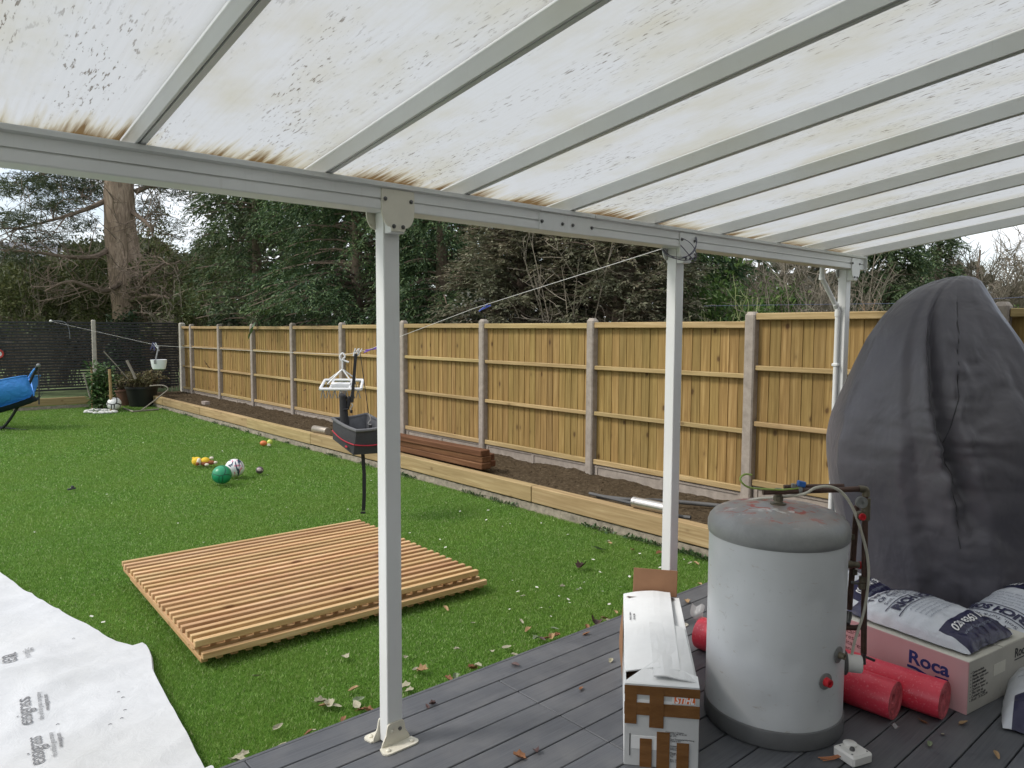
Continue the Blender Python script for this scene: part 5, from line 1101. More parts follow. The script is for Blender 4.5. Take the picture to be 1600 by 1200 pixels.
tag(MB().tube([on_z(193, 638, GZ+.02), on_z(208, 643, GZ+.02), on_z(248, 639.5, GZ+.02)], .018, 8).build('garden_stake', M['cane_grey'], None), 'pale stick lying flat on the grass before the black pot', 'stake')

# ---- fallen leaves and flecks
M['leaf_a'] = plain('dry_tan_leaf', (.34, .22, .11), .75, .25, 14); M['leaf_b'] = plain('dry_brown_leaf', (.22, .10, .045), .75, .3, 14); M['leaf_c'] = plain('pale_grey_leaf', (.33, .31, .22), .75, .2, 14); M['leaf_d'] = plain('dark_purple_leaf', (.07, .035, .032), .6, .3, 14); M['leaf_e'] = plain('green_grey_leaf', (.17, .21, .12), .6, .25, 14)
def leaf_me(kind, mt):
    rr = random.Random(kind*17+3); b = MB(); n_ = 14; L_ = 1.0
    if kind % 3 == 0: out = [(math.cos(a)*(.48 if k % 2 else .40)*(1+.2*rr.random()), math.sin(a)*(.34 if k % 2 else .27)*(1+.2*rr.random())) for k, a in enumerate([i/n_*6.283 for i in range(n_)])]
    else: out = [(.5*math.cos(a), .22*math.sin(a)*(1-.35*math.cos(a))) for a in [i/n_*6.283 for i in range(n_)]]
    cu = rr.uniform(.6, 1.5); zf = lambda x, y: cu*(y*y*2.2)+rr.uniform(.15, .3)*x*x+.05*rr.random()
    top = [(x, y, zf(x, y)+.06) for x, y in out]; b.add([(0, 0, .02)]+top, [(0, 1+i, 1+(i+1) % n_) for i in range(n_)]); b.tube([(-.62, 0, .14), (-.45, 0, .05), (.3, 0, .03)], [.018, .016, .006], 4); return b.mesh('fallen_leaf', mt)
LM = {k: [leaf_me(i+5*j, M['leaf_'+k]) for i in range(3)] for j, k in enumerate('abcde')}
def leaf(x, y, s, k, deck=False, label=None):
    z = .004 if deck else GZ+.014; q = on_z(x, y, z); o = link('fallen_leaf', LM[k][rd.randint(0, 2)], None, tuple(q), (rd.uniform(-.35, .35), rd.uniform(-.35, .35), rd.uniform(0, 6.28))); s *= .78; o.scale = (s, s, s)
    where = 'left of the first post' if x < 585 else ('just right of the first post' if x < 770 else ('midway to the carton' if x < 880 else ('beside the carton' if x < 1000 else 'beyond the carton')))
    nm = {'a': 'tan', 'b': 'brown', 'c': 'pale grey', 'd': 'dark purple', 'e': 'grey green'}[k]
    tag(o, label or f'{nm} dead leaf '+('on the deck boards ' if deck else ('by the deck edge ' if q.y < 3.35 else 'on the open lawn '))+(('right of the tank' if x > 1300 else where) if deck else where), 'leaf', f'{nm} dead leaves '+('on the deck' if deck else ('by the deck edge' if q.y < 3.35 else 'on the lawn')))
leaf(936, 859, .14, 'e', label='large grey green leaf with pale veins on the lawn'); leaf(908, 887, .13, 'd', label='dark shrivelled leaf on the lawn left of the carton')
for x, y, s, k in ((500, 1098, .09, 'c'), (515, 1101, .09, 'c'), (505, 1104, .07, 'a'), (527, 1104, .06, 'c'), (552, 1078, .07, 'a'), (560, 1094, .08, 'e'), (558, 1103, .10, 'c'), (566, 1110, .07, 'b'), (537, 1126, .07, 'b'), (575, 1112, .07, 'b'), (540, 1028, .08, 'c'), (402, 1057, .07, 'c'), (434, 1137, .07, 'c'), (371, 1190, .09, 'c'), (380, 1182, .07, 'c'), (440, 1166, .06, 'c'), (482, 1146, .06, 'b'), (490, 1142, .05, 'c'), (633, 1074, .08, 'c'), (660, 1048, .08, 'a'), (649, 1047, .07, 'c'), (634, 1028, .05, 'c'), (640, 1080, .06, 'c'), (738, 1046, .08, 'b'), (747, 1041, .06, 'c'), (700, 1062, .06, 'b'), (712, 1058, .06, 'e'), (768, 1019, .06, 'c'), (792, 1012, .07, 'c'), (805, 1024, .06, 'c'), (825, 986, .09, 'a'), (815, 972, .06, 'c'), (855, 998, .07, 'b'), (862, 996, .07, 'a'), (870, 994, .06, 'b'), (848, 1000, .06, 'd'), (838, 998, .06, 'e'), (930, 976, .13, 'd'), (918, 981, .07, 'b'), (946, 968, .08, 'a'), (951, 970, .05, 'c'), (962, 958, .07, 'a'), (697, 952, .07, 'a'), (740, 974, .05, 'c'), (879, 917, .06, 'c'), (902, 922, .05, 'e'), (816, 932, .05, 'c'), (953, 849, .06, 'a'), (951, 846, .04, 'c'), (988, 860, .06, 'a'), (1030, 865, .07, 'b'), (992, 875, .05, 'c'), (1088, 881, .07, 'a'), (1078, 880, .05, 'c'), (860, 950, .06, 'e'), (930, 833, .04, 'c'), (867, 983, .06, 'e'), (1093, 913, .06, 'a'), (756, 855, .045, 'c'), (714, 1015, .05, 'c')): leaf(x, y, s, k)
for x, y, s, k in ((806, 1040, .07, 'd'), (917, 991, .06, 'b'), (955, 1033, .045, 'c'), (908, 1077, .05, 'b'), (811, 1184, .07, 'b'), (838, 1175, .05, 'd'), (1072, 941, .07, 'a'), (1441, 1128, .05, 'b'), (1506, 1131, .06, 'a'), (1452, 1164, .055, 'e'), (1473, 1148, .035, 'c'), (1557, 1181, .055, 'a'), (676, 1101, .045, 'd'), (668, 1104, .04, 'd'), (1080, 1050, .04, 'd')): leaf(x, y, s, k, True)
fl = []
for i in range(230):
    x = rd.uniform(40, 1090); y = rd.uniform(690, 1000)
    q = on_z(x, y, GZ+.016)
    if not (.9 < q.x < 4.8 and 2.95 < q.y < 14) or (1.2 < q.x < 3.1 and 3.65 < q.y < 5.65) or (rd.random() > .3 and q.x < 2.9): continue
    s = rd.uniform(.006, .018); a = rd.uniform(0, 6.28); u_ = Vector((math.cos(a), math.sin(a), rd.uniform(-.3, .3)))*s; v_ = Vector((-math.sin(a), math.cos(a), rd.uniform(-.3, .3)))*s*.7
    fl += [tuple(q+u_), tuple(q+v_), tuple(q-u_), tuple(q-v_)]
tag(link('fallen_petals', fast_mesh('fallen_petals', np.array(fl), 4, plain('petal', (.62, .61, .53), .7))), 'tiny pale petals and flecks strewn over the lawn', 'petals', kind='stuff')
# weeds and moss at the foot of the edging
wp, wd2 = [], []
for i in range(2600):
    y = 2.9+15.5*rd.random()**1.6; 
    if nz3(y*2.2, 3) < .02: continue
    wp.append((4.845-abs(rd.gauss(0, .02)), y, GZ+.004)); wd2.append((rd.gauss(-.25, .6), rd.gauss(0, .6), abs(rd.gauss(.8, .4))))
N = len(wp); tag(link('edging_weeds', fast_mesh('edging_weeds', leaf_quads(np.array(wp), np.array(wd2), rng.uniform(.02, .065, N), rng.uniform(.008, .02, N)), 4, M['laurel'])), 'small dark weeds and moss along the foot of the timber edging', 'weeds', kind='stuff')
# ================================================================== TREES AND SHRUBS BEYOND THE FENCES
def nrm_(a): return a/(np.linalg.norm(a, axis=1, keepdims=True)+1e-9)
def sprays(B, A, L, K, ll, lw, droop=.35, rs=rng):
    N = len(B); A = nrm_(A); S = np.cross(A, np.tile([0, 0, 1.], (N, 1))+rs.normal(0, .25, (N, 3))); S = nrm_(S); out = []
    for k in range(K):
        t_ = (k+.6)/K; sg = 1 if k % 2 else -1
        p = B+A*(L*t_)[:, None]; p[:, 2] -= droop*L*t_*t_
        d = A*.75+S*sg*.65*(1.1-t_*.5)+rs.normal(0, .16, (N, 3)); d[:, 2] -= droop*.7*t_
        sc = (1.15-.55*t_)*rs.uniform(.75, 1.2, N); out.append(leaf_quads(p, d, ll*sc, lw*sc, .12, rs))
    return np.concatenate(out)
def twigs(S, E, bow, r0, r1, seg=4):
    S, E, bow = np.asarray(S), np.asarray(E), np.asarray(bow); N = len(S); T = nrm_(E-S)
    a = nrm_(np.cross(T, np.tile([.31, .52, .79], (N, 1)))); b = np.cross(T, a); rings = []
    for i in range(seg+1):
        t_ = i/seg; p = S+(E-S)*t_+bow*(4*t_*(1-t_)); r = np.atleast_1d(r0+(r1-r0)*t_); r = np.broadcast_to(r, (N,))[:, None]
        rings.append([p+(a*math.cos(q)+b*math.sin(q))*r for q in (0, 2.094, 4.189)])
    out = []
    for i in range(seg):
        for j in range(3): out.append(np.stack([rings[i][j], rings[i][(j+1) % 3], rings[i+1][(j+1) % 3], rings[i+1][j]], 1).reshape(-1, 3))
    return np.concatenate(out)
def keep(q, b0):
    """nothing grows through the fences: drop what would poke into the garden"""
    a = q.reshape(-1, 4, 3); c = a.mean(1)+np.array(tuple(b0)); return a[~((c[:, 0] < 6.12) & (c[:, 1] < 19.7) & (c[:, 2] < 1.98) | (c[:, 0] < 5.5) & (c[:, 1] < 19.3))].reshape(-1, 3)
def pt(S, E, bow, t_): return S+(E-S)*t_[:, None]+bow*(4*t_*(1-t_))[:, None]
M['bark'] = plain('brown_bark', (.16, .12, .088), .95, .3, 9, bump=.8); M['twig_grey'] = plain('grey_brown_twig', (.21, .18, .138), .9, .3, 3); M['twig_red'] = plain('russet_twig', (.32, .21, .125), .9, .2, 3); M['twig_green'] = plain('green_cane', (.30, .33, .15), .85, .25, 3)
def lf(name, cols, transl=.22, big=None): return island_leaf(name, [(i/(len(cols)-1), c) for i, c in enumerate(cols)], transl, .6, big)
M['yew'] = lf('dark_conifer_leaf', [(.03, .06, .028), (.065, .12, .05), (.12, .19, .07), (.19, .26, .10)], .2, (1.1, (.03, .062, .034), .5))
M['feather'] = lf('feathery_conifer_leaf', [(.03, .06, .03), (.06, .105, .045), (.10, .15, .06), (.15, .20, .085)], .22, (.9, (.09, .10, .05), .4))
M['brown_con'] = lf('browned_conifer_leaf', [(.08, .068, .046), (.155, .13, .088), (.22, .185, .125), (.19, .20, .115), (.30, .28, .20)], .25, (1.6, (.105, .13, .075), .6))
M['olive'] = lf('olive_shrub_leaf', [(.045, .055, .02), (.085, .105, .034), (.135, .155, .052), (.20, .20, .09)], .25, (.8, (.055, .07, .03), .55))
M['pine'] = lf('pine_needle', [(.03, .046, .026), (.06, .082, .04), (.10, .125, .055), (.14, .155, .08)], .2, (.7, (.04, .058, .04), .5))
M['green'] = lf('mid_green_leaf', [(.04, .09, .022), (.08, .155, .036), (.135, .22, .055), (.2, .27, .09)], .28, (1.2, (.055, .09, .032), .4))
M['ivy'] = lf('ivy_leaf', [(.022, .045, .022), (.045, .08, .036), (.075, .115, .055), (.15, .18, .13)], .12)
rs = np.random.default_rng(21)
def unit(n_): return nrm_(rs.normal(0, 1, (n_, 3)))
def base_at(px, F): q = on_f(px, 600, F); return Vector((q.x, q.y, -.15))

def conifer(name, label, px, F, R, z0, H, nb, nsp, mt, ll=.15, lw=.032, L=.55, K=12, droop=.5, shape=1.0, trunk_r=.16, up=.1, group=None, lean=(0, 0)):
    b0 = base_at(px, F); o = thing(name, label, 'tree', tuple(b0), 0, group)
    zt = H+.15; tr = [Vector((lean[0]*t_, lean[1]*t_, zt*t_)) for t_ in np.linspace(0, 1, 8)]
    MB().tube(tr, [trunk_r*(1-.85*t_) for t_ in np.linspace(0, 1, 8)], 9).build('trunk', M['bark'], o, smooth=True)
    z = z0+.15+(H-z0)*rs.uniform(0, 1, nb)**1.15; az = rs.uniform(0, 2*np.pi, nb); rel = (z-z0-.15)/(H-z0)
    prof = np.clip(np.minimum(1, .55+rel*3.0)*(1-rel**1.6)**.8, .08, 1); ln = R*prof*rs.uniform(.68, 1.12, nb)*shape
    S = np.stack([lean[0]*z/zt, lean[1]*z/zt, z], 1); D = np.stack([np.cos(az), np.sin(az), np.full(nb, up)], 1)
    E = S+D*ln[:, None]; bow = np.stack([np.zeros(nb), np.zeros(nb), .10*ln], 1); E[:, 2] -= .22*ln
    link('limbs', fast_mesh('limbs', keep(twigs(S, E, bow, .028, .007), b0), 4, M['bark']), o)
    i = rs.integers(0, nb, nsp); t_ = 1-rs.uniform(0, 1, nsp)**1.5*.8; p = pt(S[i], E[i], bow[i], t_)+rs.normal(0, .06, (nsp, 3))
    side = np.stack([-np.sin(az[i]), np.cos(az[i]), np.zeros(nsp)], 1)*rs.choice([-1, 1], nsp)[:, None]; A = D[i]*.7+side*rs.uniform(.1, .9, nsp)[:, None]+rs.normal(0, .2, (nsp, 3)); A[:, 2] -= rs.uniform(0, .4, nsp)
    link('crown', fast_mesh('crown', keep(sprays(p, A, L*rs.uniform(.55, 1.2, nsp), K, ll, lw, droop, rs), b0), 4, mt), o); return o
def bushy(name, label, px, F, R, H, n_, mt, ll=.10, lw=.05, stems=9, group=None, z0=.2, clump=26, cat='shrub', flat=1.0):
    """leafy shrub: leaves in clumps round shoots, uneven outline"""
    b0 = base_at(px, F); o = thing(name, label, cat, tuple(b0), 0, group)
    nc = max(12, n_//clump); d = unit(nc); d[:, 2] = np.abs(d[:, 2])*1.2-.35; r = rs.uniform(.45, 1.0, nc)**.6*(1+.22*np.sin(d[:, 0]*7+px)+.18*np.sin(d[:, 1]*9+d[:, 2]*5)); c = d*r[:, None]*np.array([R, R*flat, (H-z0)*.62]); c[:, 2] += z0+(H-z0)*.42+.15
    k = rs.integers(0, nc, stems*6); S = np.tile([[0, 0, .1]], (len(k), 1))+rs.normal(0, .12*R, (len(k), 3))*[1, 1, 0]; link('stems', fast_mesh('stems', twigs(S, c[k], np.stack([np.zeros(len(k)), np.zeros(len(k)), .1*np.ones(len(k))], 1), .018, .005), 4, M['bark']), o)
    i = rs.integers(0, nc, n_); p = c[i]+rs.normal(0, .11*R**.5, (n_, 3)); dd = nrm_(d[i]+rs.normal(0, .6, (n_, 3))); dd[:, 2] += .15
    p[:, 2] = np.maximum(p[:, 2], .05); link('crown', fast_mesh('crown', keep(leaf_quads(p, dd, ll*rs.uniform(.6, 1.25, n_), lw*rs.uniform(.7, 1.2, n_), .15, rs), b0), 4, mt), o); return o
def bare(name, label, px, F, R, H, n_main, n_side, mt, r0=.011, r1=.003, arch=.35, group=None, fine=3, cat='shrub', trunk=0, z0=0.0):
    """leafless shrub or tree: arching stems, side shoots and fine twigs"""
    b0 = base_at(px, F); o = thing(name, label, cat, tuple(b0), 0, group)
    if trunk: MB().tube([(0, 0, 0), (.03, .02, H*.3), (.0, .05, H*.6), (.05, 0, H*.9)], [trunk, trunk*.8, trunk*.5, trunk*.2], 8).build('trunk', M['bark'], o, smooth=True)
    az = rs.uniform(0, 2*np.pi, n_main); q = rs.uniform(.25, 1, n_main)**.6
    S = np.stack([rs.normal(0, .16*R, n_main), rs.normal(0, .16*R, n_main), .1+z0+(H*.45*rs.uniform(0, 1, n_main) if trunk else rs.uniform(0, .2, n_main))], 1)
    E = np.stack([np.cos(az)*R*q, np.sin(az)*R*q, z0+(H-z0)*(1.05-.45*q**2)*rs.uniform(.6, 1.05, n_main)], 1); bow = np.stack([np.zeros(n_main), np.zeros(n_main), arch*R*rs.uniform(.2, 1, n_main)], 1)
    parts = [twigs(S, E, bow, r0, r1*1.4, 6)]
    def kids(S, E, bow, n_, ln, ra, rb):
        i = rs.integers(0, len(S), n_); t_ = rs.uniform(.2, 1, n_); p = pt(S[i], E[i], bow[i], t_); d = nrm_(nrm_(E[i]-S[i])*.7+rs.normal(0, .6, (n_, 3))+np.array([0, 0, .15])); e = p+d*(ln*rs.uniform(.4, 1.2, n_))[:, None]; b_ = rs.normal(0, .06*ln, (n_, 3)); return p, e, b_
    S2, E2, b2 = kids(S, E, bow, n_side, .38*R, 0, 0); parts.append(twigs(S2, E2, b2, r1*1.7, r1, 3))
    S3, E3, b3 = kids(S2, E2, b2, n_side*fine, .2*R, 0, 0); parts.append(twigs(S3, E3, b3, r1*1.1, r1*.7, 2))
    link('branches', fast_mesh('branches', keep(np.concatenate(parts), b0), 4, mt), o); return o

# -- conifers and shrubs over the timber fence
G1 = 'dark conifers over the timber fence'
conifer('yew_tree', 'dense dark green conifer hanging over the fence beside the first post', 560, 14.6, 2.35, .7, 7.5, 330, 9500, M['yew'], ll=.09, lw=.026, L=.52, K=15, droop=.65, group=G1)
conifer('yew_tree', 'narrower dark conifer filling the gap right of the first post', 690, 13.4, 1.25, .6, 6.5, 170, 3800, M['yew'], ll=.09, lw=.026, L=.5, K=14, droop=.6, group=G1)
conifer('yew_tree', 'feathery green conifer left of the dark one, behind the far panels', 405, 17.2, 2.0, 1.2, 8.0, 200, 4200, M['feather'], ll=.13, lw=.036, L=.6, K=12, droop=.5, group=G1)
G2 = 'browned conifers over the timber fence'
conifer('browned_conifer', 'brownish conifer bush behind the fence with dull green tips', 815, 11.3, 1.25, .4, 4.6, 300, 5600, M['brown_con'], ll=.085, lw=.030, L=.32, K=11, droop=.15, up=.45, group=G2)
conifer('browned_conifer', 'wide browned conifer behind the fence left of the second post', 965, 10.6, 1.35, .4, 4.6, 340, 6600, M['brown_con'], ll=.085, lw=.030, L=.32, K=11, droop=.15, up=.45, group=G2)
bare('bare_shrub', 'tangle of bare stems through the browned conifers', 900, 10.2, 1.3, 3.6, 22, 90, M['twig_grey'], .009, .0035, .3, group='leafless shrubs')
bushy('blossom_shrub', 'dark shrub with white blossom above the fence right of the first post', 742, 11.6, .55, 2.5, 2600, M['ivy'], .07, .035)
P_ = []
for k in range(70):
    q = on_f(rd.gauss(735, 13), rd.gauss(478, 13), 11.05)
    for j in range(3): a = rd.uniform(0, 6.28); u_ = Vector((math.cos(a), math.sin(a), rd.uniform(-.8, .8))).normalized()*.02; v_ = u_.cross(Vector((rd.random(), rd.random(), 1))).normalized()*.02; P_ += [tuple(q+u_), tuple(q+v_), tuple(q-u_), tuple(q-v_)]
bls = bpy.data.objects['blossom_shrub']; me = fast_mesh('blossom', np.array(P_)-np.array(wloc(bls)), 4, plain('white_blossom', (.75, .74, .72), .7)); link('blossom', me, bls)
conifer('yew_tree', 'dark spreading conifer bough right of the second post', 1052, 13.5, 1.3, 2.2, 7.0, 120, 2200, M['yew'], group=G1)
bushy('green_shrub', 'bright green leafy shrub over the fence right of the second post', 1128, 10.4, .75, 2.55, 9000, M['green'], .085, .04, group='green shrubs over the fence')
bushy('green_shrub', 'rounded green shrub behind bare stems in the middle of the gap', 1212, 12.0, .62, 2.45, 6000, M['green'], .085, .04, group='green shrubs over the fence')
G3 = 'leafless shrubs'
bare('bare_shrub', 'pale arching canes in front of the bright green shrub', 1105, 9.6, .95, 2.35, 70, 200, M['twig_green'], .008, .0032, .55, group=G3, fine=2)
bare('bare_shrub', 'dense grey leafless shrub left of the downpipe', 1215, 10.2, 1.05, 2.9, 70, 420, M['twig_grey'], .010, .0036, .4, group=G3)
bare('bare_shrub', 'tall grey leafless shrub behind the downpipe', 1300, 11.6, 1.2, 3.3, 70, 480, M['twig_grey'], .011, .0040, .35, group=G3)
bare('bare_shrub', 'russet leafless shrub right of the last post', 1392, 8.9, .62, 2.25, 80, 520, M['twig_red'], .008, .003, .5, group=G3)
bare('bare_shrub', 'grey leafless shrub low behind the higher fence panel', 1450, 9.6, .9, 2.35, 60, 360, M['twig_grey'], .009, .0032, .5, group=G3)
conifer('yew_tree', 'dark evergreen right of the last post above the russet twigs', 1385, 14.5, 1.2, .6, 4.0, 140, 2600, M['feather'], ll=.11, lw=.035, L=.4, group=G1)
conifer('yew_tree', 'slim dark evergreen behind the tip of the chair cover', 1458, 15.5, .8, .6, 3.9, 90, 1500, M['feather'], ll=.11, lw=.035, L=.4, group=G1)
bare('bare_tree', 'rounded leafless tree above the chair cover', 1520, 16.0, 1.5, 4.0, 120, 1100, M['twig_grey'], .014, .0058, .2, group='leafless trees', cat='tree', trunk=.09)
bare('bare_tree', 'leafless tree at the right edge against white sky', 1640, 17.0, 1.8, 4.4, 70, 700, M['twig_grey'], .016, .0052, .2, group='leafless trees', cat='tree', trunk=.09)
bushy('green_shrub', 'small green bush at the right edge over the fence', 1600, 12.5, .55, 2.2, 3000, M['green'], .08, .04, group='green shrubs over the fence')
bare('bare_tree', 'leafless tree far behind the middle gap', 1180, 19.0, 1.9, 4.3, 90, 900, M['twig_grey'], .016, .0056, .2, group='leafless trees', cat='tree', trunk=.1)

# -- big pine at the left
b0 = base_at(204, 21.3); pine = thing('pine_tree', 'tall brown trunked pine behind the black fence', 'tree', tuple(b0)); PB = Vector(b0); PFd = PB.dot(FW)
pp = lambda x, y, f=0.0: on_f(x, y, PFd+f)-PB
t = NT('pine_bark'); v = t.coord((7, 7, 1.6), rnd=False); f = t.noise(v, 1.6, 8, .68, .8); t.color(t.ramp(f, [(.32, (.15, .11, .08)), (.5, (.31, .235, .175)), (.68, (.47, .37, .285))])); t.set(rough=.95, spec=.1); t.bump(f, 1.0, .06); M['pine_bark'] = t.mat
tpath = [Vector((0.05, 0, -.1)), pp(203, 500), pp(199, 450), pp(193, 400), pp(188, 350), pp(186, 300), pp(188, 265), pp(190, 200), pp(190, 100)]
tpath = spline(tpath, 4); kk = len(tpath); tub = MB(); tub.tube(tpath, [.47-.004*i for i in range(kk)], 18)
tub.v = [tuple(Vector(v_)+Vector((nz3(v_[0]*3, v_[1]*3, v_[2]*1.1), nz3(v_[1]*3, v_[2]*1.1, v_[0]*3+9), 0))*.05) for v_ in tub.v]; tub.build('trunk', M['pine_bark'], pine, smooth=True, angle=180)
lm = []   # limbs by their sight line, with depth
for pts in ([(172, 310, 0), (140, 325, -.5), (95, 340, -1), (20, 360, -1.4)], [(175, 385, 0), (150, 400, -.8), (110, 402, -1.3), (60, 395, -1.6), (0, 390, -2)], [(205, 330, 0), (225, 345, -.5), (240, 362, -.8)], [(212, 300, 0), (235, 290, .3), (262, 282, .6), (300, 275, 1)], [(215, 450, -.3), (232, 430, -.8), (258, 410, -1.2)], [(180, 290, 0), (150, 270, .4), (100, 262, .8), (40, 285, 1.2)], [(192, 440, -.3), (160, 455, -1), (110, 440, -1.6), (70, 455, -2)], [(203, 470, -.3), (240, 462, -1), (290, 470, -1.5)]):
    P3 = spline([pp(*p) for p in pts], 6); lm.append(P3); n_ = len(P3); MB().tube(P3, [.085*(1-.8*i/n_) for i in range(n_)], 7).build('limb', M['bark'], pine, smooth=True)
S, E = [], []
for P3 in lm:
    for k in range(22):
        i = rd.randint(3, len(P3)-1); p = P3[i]; d = Vector((rd.gauss(0, 1), rd.gauss(0, 1), rd.gauss(.1, .7))).normalized()*rd.uniform(.4, 1.5); S.append(tuple(p)); E.append(tuple(p+d))
for k in range(9): p = tpath[rd.randint(3, 20)]; d = Vector((rd.gauss(0, 1), rd.gauss(-.6, 1), rd.gauss(.2, .5))).normalized()*rd.uniform(.8, 2.2); S.append(tuple(p)); E.append(tuple(p+d))
S, E = np.array(S), np.array(E); bw_ = rs.normal(0, .1, S.shape); i = rs.integers(0, len(S), 620); t_ = rs.uniform(.3, 1, 620); p = pt(S[i], E[i], bw_[i], t_); e = p+nrm_(rs.normal(0, 1, (620, 3)))*rs.uniform(.2, .7, (620, 1))
link('branches', fast_mesh('branches', np.concatenate([twigs(S, E, bw_, .018, .008), twigs(p, e, rs.normal(0, .04, p.shape), .009, .006, 2)]), 4, M['bark']), pine)
def pads(cpx, n_, mt, F0):    # needle pads: flat clouds on the limbs
    Bp, Ap = [], []
    for (x, y, rx, ry, f, w_) in cpx:
        for k in range(int(n_*w_)):
            a, r = rd.uniform(0, 6.28), rd.random()**.5; q = on_f(x+rx*r*math.cos(a), y+ry*r*math.sin(a)*rd.uniform(.6, 1), F0+f+rd.gauss(0, .7)); Bp.append(tuple(q-PB)); Ap.append((rd.gauss(0, 1), rd.gauss(0, 1), rd.gauss(.25, .4)))
    return sprays(np.array(Bp), np.array(Ap), rs.uniform(.2, .45, len(Bp)), 9, .17, .026, .1, rs)
pad = [(40, 292, 55, 22, 0, 1.1), (110, 285, 55, 22, 1, 1), (25, 345, 40, 18, -1, .7), (90, 322, 45, 14, 0, .7), (20, 400, 40, 16, -1, .5), (140, 300, 30, 20, 1.5, .6), (250, 285, 40, 20, 1, .6), (300, 305, 40, 24, 2, .6), (65, 375, 45, 14, 0, .5), (285, 360, 30, 22, 3, .3), (235, 330, 25, 25, 2, .35), (60, 240, 90, 30, 0, .8), (230, 240, 90, 30, 0, .7), (120, 350, 30, 16, 2, .4)]
link('crown', fast_mesh('crown', pads(pad, 330, M['pine'], PFd), 4, M['pine']), pine)
bushy('ivy_mound', 'dark ivy growing up the foot of the pine trunk', 200, 20.6, .42, 2.15, 2200, M['ivy'], .09, .07, cat='ivy')
# -- evergreen shrubs behind the black fence
G4 = 'evergreen shrubs behind the black fence'
for (px, F, R, H, n_, lab) in ((25, 20.6, 1.6, 3.3, 6500, 'olive green shrub above the black fence at the left edge'), (100, 22.4, 1.6, 3.9, 7000, 'olive shrub behind the black fence left of the pine'), (160, 24.0, 1.5, 4.4, 6500, 'tall olive shrub just left of the pine trunk'), (262, 21.8, 1.5, 3.6, 7000, 'olive shrub right of the pine trunk'), (318, 20.0, 1.1, 2.75, 5000, 'low olive shrub above the fence corner'), (240, 26.5, 1.9, 5.6, 7500, 'tall dim shrub behind the right side of the pine'), (60, 27.5, 2.2, 4.6, 7000, 'dim shrub far behind the left side of the black fence'), (340, 25.0, 1.5, 4.6, 5500, 'dim evergreen between the pine and the feathery conifer')):
    bushy('evergreen_shrub', lab, px, F, R, H, n_, M['olive'], .13, .06, group=G4, clump=34, z0=1.2)
bushy('ivy_mound', 'dark glossy ivy clump above the first timber panels', 352, 17.6, .55, 2.5, 2600, M['ivy'], .085, .06, cat='ivy')
bare('bare_shrub', 'thin leafless shoots left of the pine above the black fence', 70, 20.4, 1.2, 3.7, 22, 110, M['twig_grey'], .012, .0055, .3, group=G3)
bare('bare_shrub', 'thin leafless shoots right of the pine above the corner', 292, 19.6, 1.0, 3.6, 20, 110, M['twig_grey'], .012, .0055, .3, group=G3)
bare('bare_shrub', 'thin leafless shoots in front of the feathery conifer', 365, 16.6, .9, 3.0, 16, 80, M['twig_grey'], .010, .005, .3, group=G3)
# leafy sprig of the conifer dropping in front of the fence
q = on_x(402, 500, 5.96); sg_ = thing('drooping_sprig', 'leafy twig drooping over the top of the far timber panels', 'twig', tuple(q)); MB().tube(spline([(.35, .1, .25), (.1, 0, .05), (0, 0, -.05), (-.02, -.05, -.22)], 4), .008, 5).build('stem', M['bark_thin'], sg_)
lp_ = np.array([(-.02+.03*k*(-1)**k, -.02*k, .02-.05*k) for k in range(6)]); link('foliage', fast_mesh('foliage', leaf_quads(lp_, np.array([((-1)**k*.5, -.3, -.8) for k in range(6)]), np.full(6, .20), np.full(6, .07), .1, rs), 4, M['laurel']), sg_)

# -- far wood that reads as one mass
B, H_ = [], []
for px in range(-300, 2000, 22):
    F = rd.uniform(34, 46); q = on_f(px, 560, F); hh = rd.uniform(3.4, 5.0) if px > 1060 else (rd.uniform(8, 11) if px > 360 else rd.uniform(4.2, 6.0))
    n_ = 420; d = unit(n_); B.append(np.array([q.x, q.y, 0])+d*np.array([1.5, 1.5, hh*.5])+np.array([0, 0, hh*.5])); H_.append(nrm_(d+rs.normal(0, .5, d.shape)))
B, H_ = np.concatenate(B), np.concatenate(H_); N = len(B)
M['far_wood'] = lf('far_wood_leaf', [(.06, .064, .04), (.10, .10, .065), (.14, .135, .09), (.17, .155, .11)], .2)
tag(link('far_wood', fast_mesh('far_wood', leaf_quads(B, H_, rs.uniform(.4, .9, N), rs.uniform(.3, .55, N), .1, rs), 4, M['far_wood'])), 'dull far wood closing the view behind the hedges', 'wood', kind='stuff')

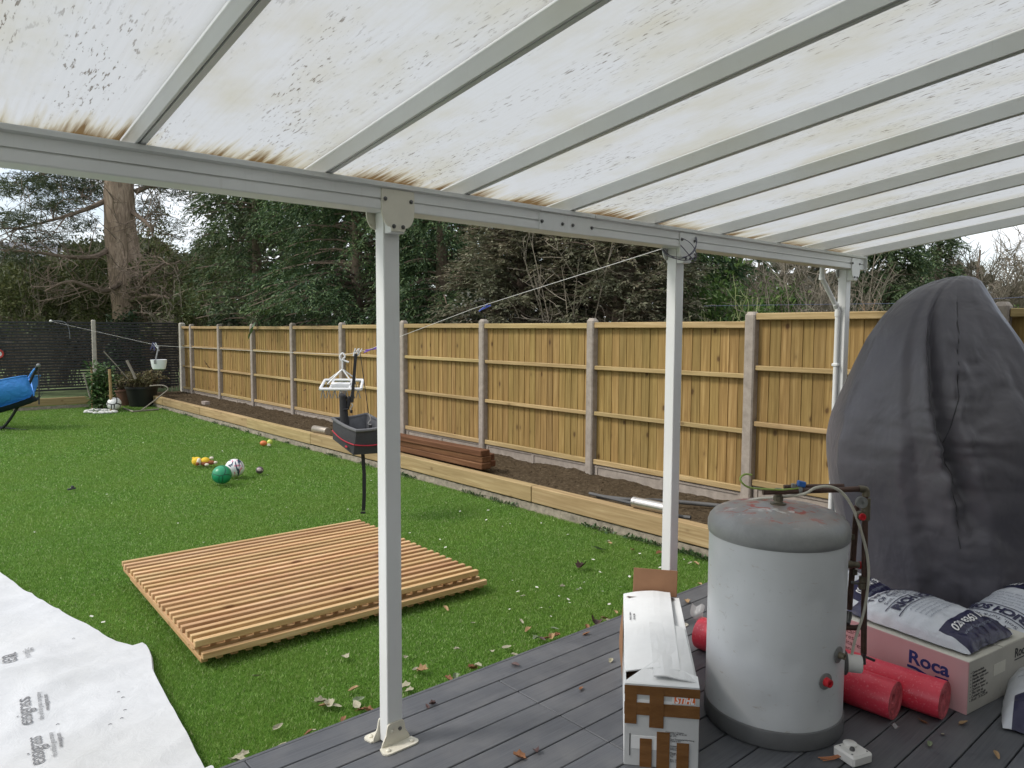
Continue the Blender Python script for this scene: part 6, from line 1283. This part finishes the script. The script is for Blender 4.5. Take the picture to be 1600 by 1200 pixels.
# -- neighbouring houses
M['slate'] = plain('grey_slate', (.16, .165, .18), .7, .15, 5); M['brickwall'] = plain('red_brick', (.26, .14, .10), .9, .2, 6); M['glass'] = plain('dark_glass', (.03, .035, .04), .1)
def house(name, label, px, F, w_, d, eave, ridge, wall, roof, rot=0.0):
    b0 = base_at(px, F); o = thing(name, label, 'house', tuple(b0), -YAW+rot); h, e = w_/2, eave
    wl_ = MB().add([(-h, 0, 0), (h, 0, 0), (h, d, 0), (-h, d, 0), (-h, 0, e), (h, 0, e), (h, d, e), (-h, d, e), (h, d/2, ridge), (-h, d/2, ridge)], [(0, 1, 5, 4), (2, 3, 7, 6), (1, 2, 6, 8, 5), (3, 0, 4, 9, 7)]).build('wall', wall, o)
    rf = MB()
    for y0, y1 in ((-.25, d/2), (d+.25, d/2)):
        s_ = (ridge-e)/(d/2); za = e-.25*s_; nn = 1 if y0 < y1 else -1
        rf.add([(-h-.2, y0, za+.05), (h+.2, y0, za+.05), (h+.2, y1, ridge+.05), (-h-.2, y1, ridge+.05), (-h-.2, y0, za+.14), (h+.2, y0, za+.14), (h+.2, y1, ridge+.16), (-h-.2, y1, ridge+.16)], [(3, 2, 1, 0), (4, 5, 6, 7), (0, 1, 5, 4), (1, 2, 6, 5), (3, 0, 4, 7)])
    r_ = rf.build('roof', roof, o)
    for sx in (-1, 1): MB().tube([(sx*(h+.22), -.25, e-.2), (sx*(h+.22), d/2, ridge+.08), (sx*(h+.22), d+.25, e-.2)], .09, 4).build('bargeboard', M['white_pl'], o)
    for x in (-h*.5, h*.5):
        f_ = MB().box((x, -.02, e-.9), (1.1, .06, 1.1)).build('window', M['white_pl'], o); MB().box((x, -.055, e-.9), (.9, .02, .9)).build('pane', M['glass'], f_)
    return o
house('garden_building', 'grey roofed low building with white bargeboard beyond the blossom shrub', 790, 19.5, 1.9, 2.2, 1.72, 2.12, M['white_pl'], M['slate'], R_(35))
house('brick_house', 'red brick house far behind the left edge of the black fence', -10, 52, 7, 7, 5.2, 8.0, M['brickwall'], M['slate'], R_(10))
# wire along the hedge top
tag(MB().tube([on_f(1100, 478, 9.2), on_f(1250, 476, 9.0), on_f(1420, 474, 8.6), on_f(1620, 463, 8.0)], .0022, 5).build('fence_wire', plain('dull_blue_wire', (.12, .14, .24), .6), None), 'thin blue wire strung behind the fence tops', 'wire')
